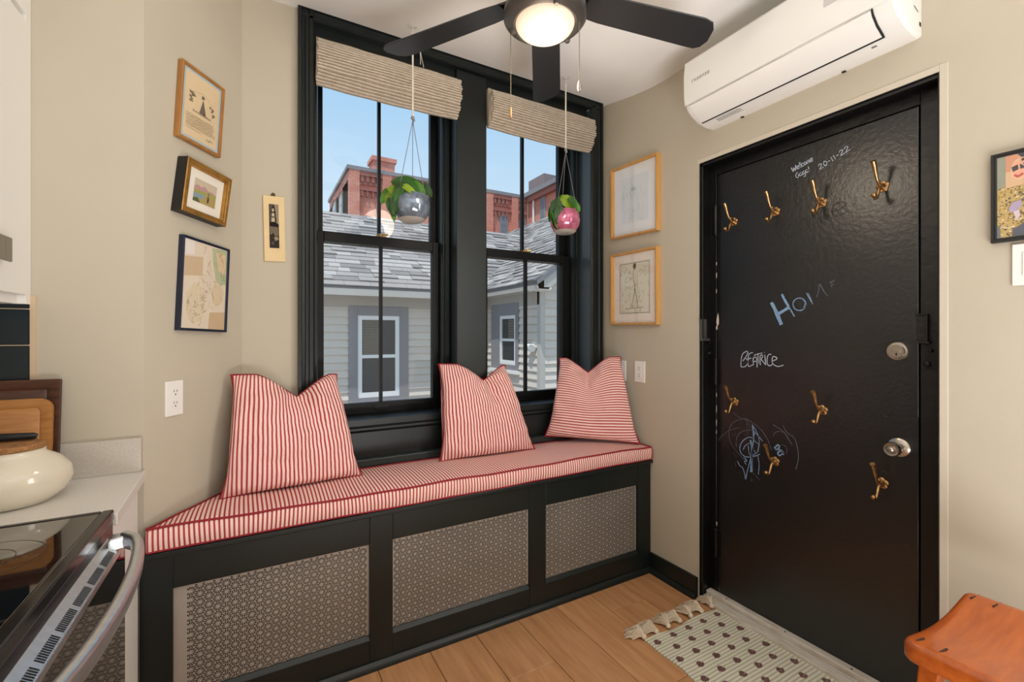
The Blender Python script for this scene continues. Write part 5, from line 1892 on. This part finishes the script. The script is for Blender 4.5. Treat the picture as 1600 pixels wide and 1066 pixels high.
# cutting boards leaning on the end wall
def board(name, label, x0, x1, yb, yt, h, th, m, rad, gm=None, groove=.03):
    t = thing(name, label, 'cutting board', ((x0 + x1) / 2, yb, QZ))
    ex_, up_ = Vector((1, 0, 0)), Vector((0, yt - yb, h)).normalized()
    n_ = Vector((0, -up_.z, up_.y))
    P = lambda a, c, z: Vector((x0, yb, QZ + .001)) + ex_ * a + up_ * c + n_ * z
    w = x1 - x0
    hh_ = math.hypot(h, yt - yb)

    def rr_(a0, a1, c0, c1, r):
        pts = []
        for (qx, qc, g0) in ((a1 - r, c1 - r, 0), (a0 + r, c1 - r, 90), (a0 + r, c0 + r, 180), (a1 - r, c0 + r, 270)):
            for k in range(6):
                g = math.radians(g0 + 18 * k)
                pts.append((qx + r * math.cos(g), qc + r * math.sin(g)))
        return pts
    o = rr_(0, w, 0, hh_, rad)
    i_ = rr_(groove, w - groove, groove, hh_ - groove, max(.006, rad * .5))
    j_ = rr_(groove + .008, w - groove - .008, groove + .008, hh_ - groove - .008, max(.004, rad * .4))
    b = B()
    k = len(o)
    vs = [P(a, c, 0) for a, c in o] + [P(a, c, th) for a, c in o] + [P(a, c, th) for a, c in i_] + [P(a * .5 + d_ * .5, c * .5 + e_ * .5, th - .003) for (a, c), (d_, e_) in zip(i_, j_)] + [P(a, c, th) for a, c in j_]
    fs = [tuple(range(k))[::-1], tuple(range(4 * k, 5 * k))]
    for lv in range(4):
        fs += [(lv * k + q, lv * k + (q + 1) % k, (lv + 1) * k + (q + 1) % k, (lv + 1) * k + q) for q in range(k)]
    b.add(vs, fs)
    obj('board', b, m, t, smooth=35)
    return t


WAL = mat('walnut', (88, 52, 32), .5, var=(5, 0), tint=(58, 32, 20), stretch=(2, 14, 14))
BAM = mat('bamboo', (190, 134, 76), .45, var=(5, 0), tint=(164, 108, 56), stretch=(2, 18, 18))
board('walnut_board', 'large dark walnut cutting board leaning on the wall behind the others', -.93 + .02, -.4985, YL - .046, YL - .020, .302, .018, WAL, .004, groove=.024)
board('bamboo_board', 'lighter bamboo cutting board with rounded corners behind the cream canister', -.86, -.508, YL - .068, YL - .047, .250, .014, BAM, .030, groove=.022)
# black-handled spreader laid across the cork lid
sp = thing('spreader_knife', 'black handled knife lying across the back of the cork lid', 'knife', (cx, cy + .02, QZ + .153))
a = Vector((cx - .02, cy + .030, QZ + .1645))
b = B().tube([a + Vector((-.16, .0, -.001)), a + Vector((-.10, 0, .0)), a + Vector((-.02, 0, .002)), a + Vector((.055, .0, .0)), a + Vector((.062, 0, -.001))], [.009, .0105, .011, .009, .006], 12)
obj('handle', b, mat('black_handle', (20, 22, 28), .45), sp, smooth=50)
obj('blade', B().box(a.x - .27, a.x - .155, a.y - .010, a.y + .010, a.z - .002, a.z), STAIN, sp, bevel=.0005)

# wall tiles under the wall cabinet
TILE = mat('dark_teal_tile', (9, 30, 38), .2, rand=.06, var=(8, .1))
tx1 = onY(45, 523, YL - .012).x
tb = B().box(0, .2015, 0, .008, 0, .1025)
z = 1.2905 - .1055 * 4
first = None
row = 0
while z < 1.42:
    x = tx1 - .2015
    while x > XK - .02:
        w = 1.0
        if first is None:
            first = obj('wall_tile', tb, TILE, wend, local=True, bevel=.0015, seg=1)
            first.location = (x, YL - .009, z)
        else:
            place(first, (x, YL - .009, z), wend)
        x -= .2045
    z += .1055
obj('grout', B().box(XK, tx1 + .0125, YL - .006, YL - .0005, QZ, 1.435), mat('grout', (206, 182, 152), .85), wend)

# wall cabinet above
UX = onY(50, 523, YL).x
uc_ = thing('wall_cabinet', 'white wall cabinet above the worktop with a steel pull', 'cabinet', ((XK + UX) / 2, .9, 1.40))
cz = onY(48, 476, YL - .002).z
obj('body', B().box(XK, UX - .021, -.60, YL - .001, cz, 2.68), WHITE, uc_)
obj('filler_strip', B().box(UX - .021, UX - .002, YL - .035, YL - .001, cz, 2.68), WHITE, uc_, bevel=.001)
d1 = obj('door', B().box(UX - .020, UX, 1.10, YL - .037, cz + .025, 2.215), WHITE, uc_, bevel=.002)
obj('door', B().box(UX - .020, UX, 1.10, YL - .037, 2.235, 2.66), WHITE, uc_, bevel=.002)
obj('door', B().box(UX - .020, UX, .30, 1.096, cz + .025, 2.215), WHITE, uc_, bevel=.002)
obj('door', B().box(UX - .020, UX, .30, 1.096, 2.235, 2.66), WHITE, uc_, bevel=.002)
h0, h1 = onX(18.5, 372, UX + .022), onX(18.5, 410, UX + .022)
b = B()
b.box(UX + .016, UX + .024, h0.y - .16, h0.y, h1.z, h0.z)
b.box(UX, UX + .016, h0.y - .15, h0.y - .01, h0.z - .006, h0.z)
obj('pull', b, mat('brushed_steel_pull', (150, 148, 142), .35, 1.0, var=(4, .15), stretch=(1, 30, 2)), d1, bevel=.006)

# ---------------------------------------------------------------- outside: grey clapboard house next door
VIN = mat('grey_clapboard', (206, 198, 188), .6, rand=.03, var=(4, .04))
HTRIM = mat('blue_grey_trim', (134, 132, 136), .6)
WTRIM = mat('white_house_trim', (232, 232, 230), .5)
GUT = mat('white_gutter', (226, 220, 212), .5)
SHG = [mat('shingle_a', (150, 146, 144), .9, var=(40, .15)), mat('shingle_b', (128, 125, 124), .9, var=(40, .15)), mat('shingle_c', (168, 165, 162), .9, var=(40, .15))]
YH, GZ = 7.05, -3.2
XW, YG = 3.45, 5.28
hs = thing('neighbour_house', 'grey clapboard house with shingled roof just outside the windows', 'house', (1.5, YH, GZ))
xl, xr = -3.0, XW
obj('wall_core', B().box(xl, 12.0, YH, YH + 3.4, GZ, 1.98), VIN, hs)
obj('wall_core', B().box(XW, 9.2, YG, YH + .1, GZ, 1.98), VIN, hs)
# gable of the wing above the eave line
SL = .70
rx_, rz_ = 6.35, 2.05 + SL * (6.35 - 3.25)
obj('gable_wall', B().prism([(XW, YG, 1.95), (9.2, YG, 1.95), (rx_, YG, rz_ - .12)], (0, .12, 0)), VIN, hs)
WM = [onY(544, 478, YH), onY(637, 624, YH)]
WV = [onX(771, 478, XW), onX(813, 580, XW)]
EXPO = .112
clap = None


def clapboard(p0, p1, out):
    """one lapped board from p0 to p1 (bottom edge), facing 'out'"""
    global clap
    d = (p1 - p0)
    ln = d.length
    if clap is None:
        bb = B().hexa([(0, 0, 0), (1, 0, 0), (1, .032, 0), (0, .032, 0), (0, 0, EXPO + .012), (1, 0, EXPO + .012), (1, .004, EXPO + .012), (0, .004, EXPO + .012)])
        clap = obj('clapboard', bb, VIN, hs, local=True)
        o = clap
    else:
        o = clap.copy()
        col.objects.link(o)
        o.parent = hs
    X = d.normalized()
    Y = Vector(out)
    M = Matrix((X * ln, Y, Vector((0, 0, 1)))).transposed().to_4x4()
    M.translation = p0 - hs.location
    o.matrix_local = M


z = GZ + 1.2
while z < 1.70:
    covered = WM[1].z - .02 < z + EXPO * .5 < WM[0].z
    segs = [(xl + 2, WM[0].x + .01), (WM[1].x - .01, xr)] if covered else [(xl + 2, xr)]
    if z > -1.0:
        for a, c in segs:
            clapboard(Vector((a, YH - .002, z)), Vector((c, YH - .002, z)), (0, -1, 0))
        cov = WV[1].z - .02 < z + EXPO * .5 < WV[0].z
        ya, yb = max(WV[0].y, WV[1].y), min(WV[0].y, WV[1].y)
        segs = [(YG + .05, yb + .01), (ya - .01, YH)] if cov else [(YG + .05, YH)]
        for a, c in segs:
            clapboard(Vector((XW - .002, a, z)), Vector((XW - .002, c, z)), (-1, 0, 0))
        clapboard(Vector((XW + .05, YG - .002, z)), Vector((6.2, YG - .002, z)), (0, -1, 0))
    z += EXPO
while z < 2.6:
    clapboard(Vector((XW + .05 + max(0, z - 1.95) / SL, YG - .002, z)), Vector((6.2, YG - .002, z)), (0, -1, 0))
    z += EXPO
obj('corner_board', B().box(XW - .030, XW + .05, YG - .030, YG + .06, GZ, 1.95), mat('corner_trim', (182, 178, 172), .6), hs, bevel=.004)
# frieze, soffit and gutter
obj('frieze', B().box(xl, XW - .03, YH - .03, YH, 1.72, 1.98), HTRIM if False else mat('grey_frieze', (172, 166, 158), .6), hs)
obj('soffit', B().box(xl, XW, 6.74, YH, 1.955, 1.975), GUT, hs)
gz = onY(505, 447, 6.72).z
obj('gutter', B().prism([(xl, 6.70, gz + .0), (xl, 6.69, gz - .03), (xl, 6.72, gz - .11), (xl, 6.78, gz - .11), (xl, 6.78, gz)], (XW - .17 - xl, 0, 0)), GUT, hs)
obj('frieze', B().box(XW - .03, XW, YG, YH - .03, 1.74, 1.96), mat('grey_frieze', (172, 166, 158), .6), hs)
obj('gutter', B().prism([(3.23, 5.02, 2.04), (3.22, 5.02, 2.0), (3.25, 5.02, 1.93), (3.33, 5.02, 1.93), (3.33, 5.02, 2.04)], (0, 2.0, 0)), GUT, hs)
obj('soffit', B().box(3.30, XW, 5.02, 7.05, 1.93, 1.95), GUT, hs)
obj('rake_board', B().prism([(3.22, 5.02, 1.93), (3.22, 5.02, 2.05), (rx_, 5.02, rz_ + .02), (rx_, 5.02, rz_ - .16), (3.40, 5.02, 1.93)], (0, .05, 0)), mat('corner_trim', (182, 178, 172), .6), hs)
obj('eave_return', B().prism([(3.25, 5.035, 1.915), (XW, 5.035, 1.915), (XW, 5.035, 2.05 + SL * (XW - 3.25) - .06), (3.25, 5.035, 2.03)], (0, YG - 5.037, 0)), GUT, hs)
obj('rake_soffit', B().prism([(3.30, 5.06, 1.95), (rx_, 5.06, rz_ - .14), (rx_, 5.06, rz_ - .10), (3.30, 5.06, 1.99)], (0, .22, 0)), GUT, hs)
HGL = mat('house_window_glass', (46, 50, 52), .08, spec=.6)


def house_window(c0, c1, trim0, trim1, ax, pos):
    """double-hung window on the house: ax 'Y' faces -Y, ax 'X' faces -X"""
    def bx(a0, a1, d0, d1, z0, z1):
        if ax == 'Y':
            return B().box(min(a0, a1), max(a0, a1), pos - d1, pos - d0, min(z0, z1), max(z0, z1))
        return B().box(pos - d1, pos - d0, min(a0, a1), max(a0, a1), min(z0, z1), max(z0, z1))

    def cat(*bs):
        o_ = B()
        for q in bs:
            o_.add(q.v, q.f)
        return o_
    g = (lambda p: p.x) if ax == 'Y' else (lambda p: p.y)
    T0, T1, F0, F1 = sorted([g(trim0), g(trim1)])[0], sorted([g(trim0), g(trim1)])[1], sorted([g(c0), g(c1)])[0], sorted([g(c0), g(c1)])[1]
    tz1, tz0, fz1, fz0 = trim0.z, trim1.z, c0.z, c1.z
    wo = obj('window', cat(bx(T0, F0, 0, .045, tz0, tz1), bx(F1, T1, 0, .045, tz0, tz1), bx(F0, F1, 0, .045, fz1, tz1), bx(F0, F1, 0, .045, tz0, fz0)), HTRIM, hs, bevel=.004)
    obj('sill', bx(T0 - .03, T1 + .03, 0, .075, tz0 - .05, tz0), WTRIM, wo)
    fw = (F1 - F0) * .10
    zm = fz0 + (fz1 - fz0) * .50
    obj('window_frame', cat(bx(F0, F0 + fw, 0, .03, fz0, fz1), bx(F1 - fw, F1, 0, .03, fz0, fz1), bx(F0 + fw, F1 - fw, 0, .03, fz1 - fw, fz1), bx(F0 + fw, F1 - fw, 0, .03, fz0, fz0 + fw * 1.2), bx(F0 + fw, F1 - fw, 0, .026, zm - fw * .4, zm + fw * .4)), WTRIM, wo)
    obj('pane', bx(F0 + fw, F1 - fw, .004, .010, zm + fw * .4, fz1 - fw), HGL, wo)
    obj('pane', bx(F0 + fw, F1 - fw, .004, .010, fz0 + fw * 1.2, zm - fw * .4), HGL, wo)
    bl = B()
    zz_ = zm + fw * .6
    while zz_ < fz1 - fw * 1.2:
        bl.add(*(lambda q: (q.v, q.f))(bx(F0 + fw * 1.2, F0 + (F1 - F0) * .52, .011, .0125, zz_, zz_ + .010)))
        zz_ += .024
    obj('blind_slats', bl, mat('tan_blind', (150, 138, 120), .7), wo)


house_window(onY(559, 493, YH - .03), onY(624, 618, YH - .03), WM[0], WM[1], 'Y', YH)
house_window(onX(781, 494, XW - .03), onX(806, 571, XW - .03), WV[0], WV[1], 'X', XW)
# a small white floodlight on the wing
q = onX(836, 540, XW)
b = B()
b.lathe([(.05, 0), (.05, .02)], (XW, q.y, q.z), (-1, 0, 0), 16)
b.lathe([(.02, 0), (.045, .05), (.06, .09), (.055, .095)], (XW - .02, q.y, q.z), (-.8, .3, -.35), 16)
b.lathe([(.02, 0), (.045, .05), (.06, .09), (.055, .095)], (XW - .02, q.y, q.z), (-.7, -.55, -.35), 16)
obj('floodlight', b, WTRIM, hs, smooth=40)

# roofs: decks, then shingles laid on them
ridge_y = 8.84
rzz = 2.02 + SL * (ridge_y - 6.68)
DECK = mat('roof_deck', (120, 124, 130), .9)
obj('roof_deck', B().prism([(xl, 6.68, 2.0), (xl, ridge_y, rzz - .02), (xl, 11.2, 2.0), (xl, 11.2, 1.96), (xl, ridge_y, rzz - .08), (xl, 6.70, 1.96)], (12.0 - xl, 0, 0)), DECK, hs)
obj('roof_deck', B().prism([(3.20, 5.0, 2.03), (rx_, 5.0, rz_), (9.6, 5.0, 2.0), (9.6, 5.0, 1.9), (rx_, 5.0, rz_ - .1), (3.22, 5.0, 1.98)], (0, 9.0, 0)), DECK, hs)
obj('ridge_cap', B().prism([(xl, ridge_y - .13, rzz - .075), (xl, ridge_y, rzz + .02), (xl, ridge_y + .13, rzz - .075), (xl, ridge_y, rzz - .01)], (12 - xl, 0, 0)), SHG[1], hs)
SR = random.Random(5)
sh_proto = {}
rest = B()
nsh = 0
un = Vector((0, 1, SL)).normalized()
uw = Vector((1, 0, SL)).normalized()


def shingle(p, along, up, w, m, single):
    global nsh
    nrm = along.cross(up).normalized()
    if nrm.z < 0:
        nrm = -nrm
    L = .165
    th = .016 if SR.random() < .6 else .030
    if single and nsh < 295:
        nsh += 1
        if m not in sh_proto:
            o = obj('shingle', B().hexa([(0, 0, 0), (1, 0, 0), (1, 1, 0), (0, 1, 0), (0, 0, 1), (1, 0, 1), (1, 1, .25), (0, 1, .25)]), SHG[m], hs, local=True)
            sh_proto[m] = o
        else:
            o = sh_proto[m].copy()
            col.objects.link(o)
            o.parent = hs
        M = Matrix((along * w, up * L, nrm * th)).transposed().to_4x4()
        M.translation = p - hs.location
        o.matrix_local = M
    else:
        a, c = along * w, up * L
        rest.hexa([p, p + a, p + a + c, p + c, p + nrm * th, p + a + nrm * th, p + a + c + nrm * th * .25, p + c + nrm * th * .25], m)


ROWE = .135
slope_len = (ridge_y - 6.66) / un.y
todo = []
r_ = 0
while r_ * ROWE < slope_len - .04:
    p = Vector((0, 6.655, 2.005)) + un * (r_ * ROWE)
    x = -1.5 + SR.uniform(0, .2)
    while x < 6.0:
        w = SR.choice([.17, .22, .30, .36])
        # beyond the valley the wing roof covers this one
        if not (x - 3.25 > p.y - 6.7 + .5):
            near = .75 < x < 2.55 + (p.y - 6.7) * .35
            todo.append((Vector((x, p.y, p.z)), Vector((1, 0, 0)), un, w - .004, SR.choice([0, 0, 1, 2]), near))
        x += w
    r_ += 1
r_ = 0
wl = (rx_ - 3.18) / uw.x
while r_ * ROWE < wl - .04:
    p = Vector((3.17, 0, 2.02)) + uw * (r_ * ROWE)
    y = 4.98 + SR.uniform(0, .1)
    while y < 11.5:
        w = SR.choice([.17, .22, .30, .36])
        if not (y - 6.7 > p.x - 3.25 + .6 and y < 8.9):
            todo.append((Vector((p.x, y, p.z)), Vector((0, 1, 0)), uw, w - .004, SR.choice([0, 0, 1, 2]), r_ < 8 and y < 7.2))
        y += w
    r_ += 1
for a in todo:
    shingle(*a)
o = obj('shingle_field', rest, SHG, hs, recalc=False)
o['kind'] = 'stuff'

# flat roof with a white edge behind the wing
fr_ = hs
pa, pb_ = onY(773, 366, 10.0), onY(809, 372, 10.0)
obj('roof_slab', B().box(pa.x, pb_.x + .9, 10.02, 13.2, pb_.z - .12, pb_.z - .02), mat('dark_roof_felt', (84, 88, 96), .9), fr_)
obj('roof_edge', B().box(pa.x - .04, pb_.x + .02, 9.98, 10.06, pb_.z - .12, pb_.z), WTRIM, fr_)
obj('annex_wall', B().box(pa.x + .1, pb_.x + .8, 10.2, 13.0, GZ, pb_.z - .12), VIN, fr_)

# ---------------------------------------------------------------- brick buildings farther off
BRICK = bpy.data.materials.new('red_brick')
BRICK.use_nodes = True
N_, L_ = nodes_of(BRICK)
bt_ = N_.new('ShaderNodeTexBrick')
tc_ = N_.new('ShaderNodeTexCoord')
mp_ = N_.new('ShaderNodeMapping')
cmb = N_.new('ShaderNodeCombineXYZ')
sxyz = N_.new('ShaderNodeSeparateXYZ')
ad = N_.new('ShaderNodeMath'); ad.operation = 'ADD'
L_.new(tc_.outputs['Object'], sxyz.inputs[0])
L_.new(sxyz.outputs['X'], ad.inputs[0]); L_.new(sxyz.outputs['Y'], ad.inputs[1])
L_.new(ad.outputs[0], cmb.inputs['X']); L_.new(sxyz.outputs['Z'], cmb.inputs['Y'])
L_.new(cmb.outputs[0], bt_.inputs['Vector'])
bt_.inputs['Color1'].default_value = (*lin((212, 132, 110)), 1)
bt_.inputs['Color2'].default_value = (*lin((196, 112, 94)), 1)
bt_.inputs['Mortar'].default_value = (*lin((208, 168, 154)), 1)
bt_.inputs['Scale'].default_value = 1.0
bt_.inputs['Brick Width'].default_value = .30
bt_.inputs['Row Height'].default_value = .105
bt_.inputs['Mortar Size'].default_value = .012
L_.new(bt_.outputs['Color'], N_['Principled BSDF'].inputs['Base Color'])
N_['Principled BSDF'].inputs['Roughness'].default_value = .9
COPE = mat('grey_coping', (136, 136, 140), .8)
DBR = mat('dark_brick', (164, 106, 96), .9)
FGL = mat('far_window_glass', (120, 132, 144), .15, spec=.6)
YF = 32.0
bA = thing('brick_building', 'red brick building with corbelled parapet and chimney beyond the roof', 'building', (12, YF, GZ))
ax0 = onY(545, 262, YF).x
zA = onY(545, 259, YF).z
XB = 19.6
obj('wall', B().box(ax0, XB - .01, YF, YF + 9, GZ, zA - .25), BRICK, bA)
obj('coping', B().box(ax0 - .15, XB - .55, YF - .25, YF + 9, zA - .25, zA), COPE, bA)
obj('side_wall', B().box(ax0, ax0 + .4, YF + .3, YF + 10.6, GZ, 11.9), BRICK, bA)
c0, c1 = onY(581, 247, YF + 1.5), onY(614, 275, YF + 1.5)
obj('chimney', B().box(c0.x, c1.x, YF + 1.0, YF + 2.4, 12, c0.z - .3), BRICK, bA)
obj('chimney_cap', B().box(c0.x - .12, c1.x + .12, YF + .9, YF + 2.5, c0.z - .3, c0.z), BRICK, bA)
a = onY(627, 268, YF + 3)
obj('roof_hatch', B().prism([(c1.x + .2, YF + 2, zA - .1), (c1.x + .2, YF + 2, c0.z - 1.2), (a.x + .4, YF + 2, zA - .1)], (0, 2, 0)), mat('pale_hatch', (196, 188, 176), .8), bA)
for (pa_, pb2) in ((545, 561), (597, 611), (757, 769), (798, 808)):
    obj('pilaster', B().box(onY(pa_, 300, YF).x, onY(pb2, 300, YF).x, YF - .22, YF, GZ, zA - .25), BRICK, bA)
for (pa_, pb2) in ((561, 597), (611, 700), (700, 757), (769, 798), (808, 822)):
    X0_, X1_ = onY(pa_, 300, YF).x, onY(pb2, 300, YF).x
    b = B()
    b.box(X0_, X1_, YF - .20, YF, zA - .55, zA - .25)
    k = X0_ + .08
    while k < X1_ - .2:
        b.box(k, k + .2, YF - .16, YF, zA - .95, zA - .55)
        b.box(k + .04, k + .16, YF - .16, YF, zA - 1.95, zA - 1.55)
        k += .36
    b.box(X0_, X1_, YF - .10, YF, zA - 1.15, zA - .95)
    b.box(X0_, X1_, YF - .18, YF, zA - 1.55, zA - 1.35)
    obj('corbel', b, DBR, bA)


def arch_window(parent, P0, P1, ax, pos, glass_col=None):
    """segmental arched sash window in a far brick wall"""
    g = (lambda p: p.x) if ax == 'Y' else (lambda p: p.y)
    a0, a1 = sorted((g(P0), g(P1)))
    z1, z0 = P0.z, P1.z
    n = 8
    rise = (a1 - a0) * .22

    def pt(a, z, d):
        return (a, pos - d, z) if ax == 'Y' else (pos - d, a, z)
    arch = [(a0 + (a1 - a0) * i / n, z1 - rise + rise * math.sin(math.pi * i / n)) for i in range(n + 1)]
    poly = [(a0, z0)] + arch + [(a1, z0)]
    vec = (0, .05, 0) if ax == 'Y' else (.05, 0, 0)
    wo = obj('window', B().prism([pt(a, z, .07) for a, z in poly], vec), mat('far_window_frame', (150, 150, 150), .6), parent)
    w = (a1 - a0) * .12
    zm = (z0 + z1) / 2
    for za, zb3 in ((z0 + w, zm - w * .3), (zm + w * .3, z1 - rise - w * .2)):
        obj('pane', B().prism([pt(a0 + w, za, .085), pt(a1 - w, za, .085), pt(a1 - w, zb3, .085), pt(a0 + w, zb3, .085)], tuple(v * .3 for v in vec)), FGL, wo)
    hood = [(a, z + .05) for a, z in arch] + [(a, z + .32) for a, z in arch[::-1]]
    obj('hood', B().prism([pt(a, z, .12) for a, z in hood], tuple(v * 2 for v in vec)), DBR, wo)


for (x0_, y0_, x1_, y1_) in ((780, 334, 793, 372), (810, 338, 821, 372), (700, 320, 713, 365)):
    arch_window(bA, onY(x0_, y0_, YF), onY(x1_, y1_, YF), 'Y', YF)
for (x0_, y0_, x1_, y1_) in ((521, 318, 526, 345), (531, 306, 536, 340)):
    arch_window(bA, onX(x0_, y0_, ax0), onX(x1_, y1_, ax0), 'X', ax0)
bB = thing('brick_building', 'red brick wing with white downspout and arched window at the right', 'building', (XB + 3, 25, GZ))
obj('wall', B().box(XB, XB + 9, 14, YF - .01, GZ, 12.5), BRICK, bB)
obj('coping', B().box(XB - .5, XB + 9, 14, YF - .01, 12.5, 12.85), COPE, bB)
obj('cornice', B().box(XB - .3, XB, 14, YF - .3, 12.1, 12.5), DBR, bB)
obj('downspout', B().tube([onX(829.5, 301, XB - .3), onX(833.5, 306, XB - .12), onX(833.5, 362, XB - .12)], .09, 8), WTRIM, bB)
c0, c1 = onX(826, 284, XB + 1), onX(850, 300, XB + 1)
obj('chimney', B().box(XB + 1, XB + 2.4, min(c0.y, c1.y), max(c0.y, c1.y), 12.5, c0.z), mat('dark_chimney', (128, 116, 116), .9), bB)
for (x0_, y0_, x1_, y1_) in ((844.5, 309, 853, 346), (872, 296, 884, 338)):
    arch_window(bB, onX(x0_, y0_, XB), onX(x1_, y1_, XB), 'X', XB)

# ground outside
struct('ground', B().box(-60, 80, 2.8, 120, GZ - .3, GZ), mat('yard_ground', (104, 100, 94), .9, var=(.6, .15)), 'pale ground of the yard outside')
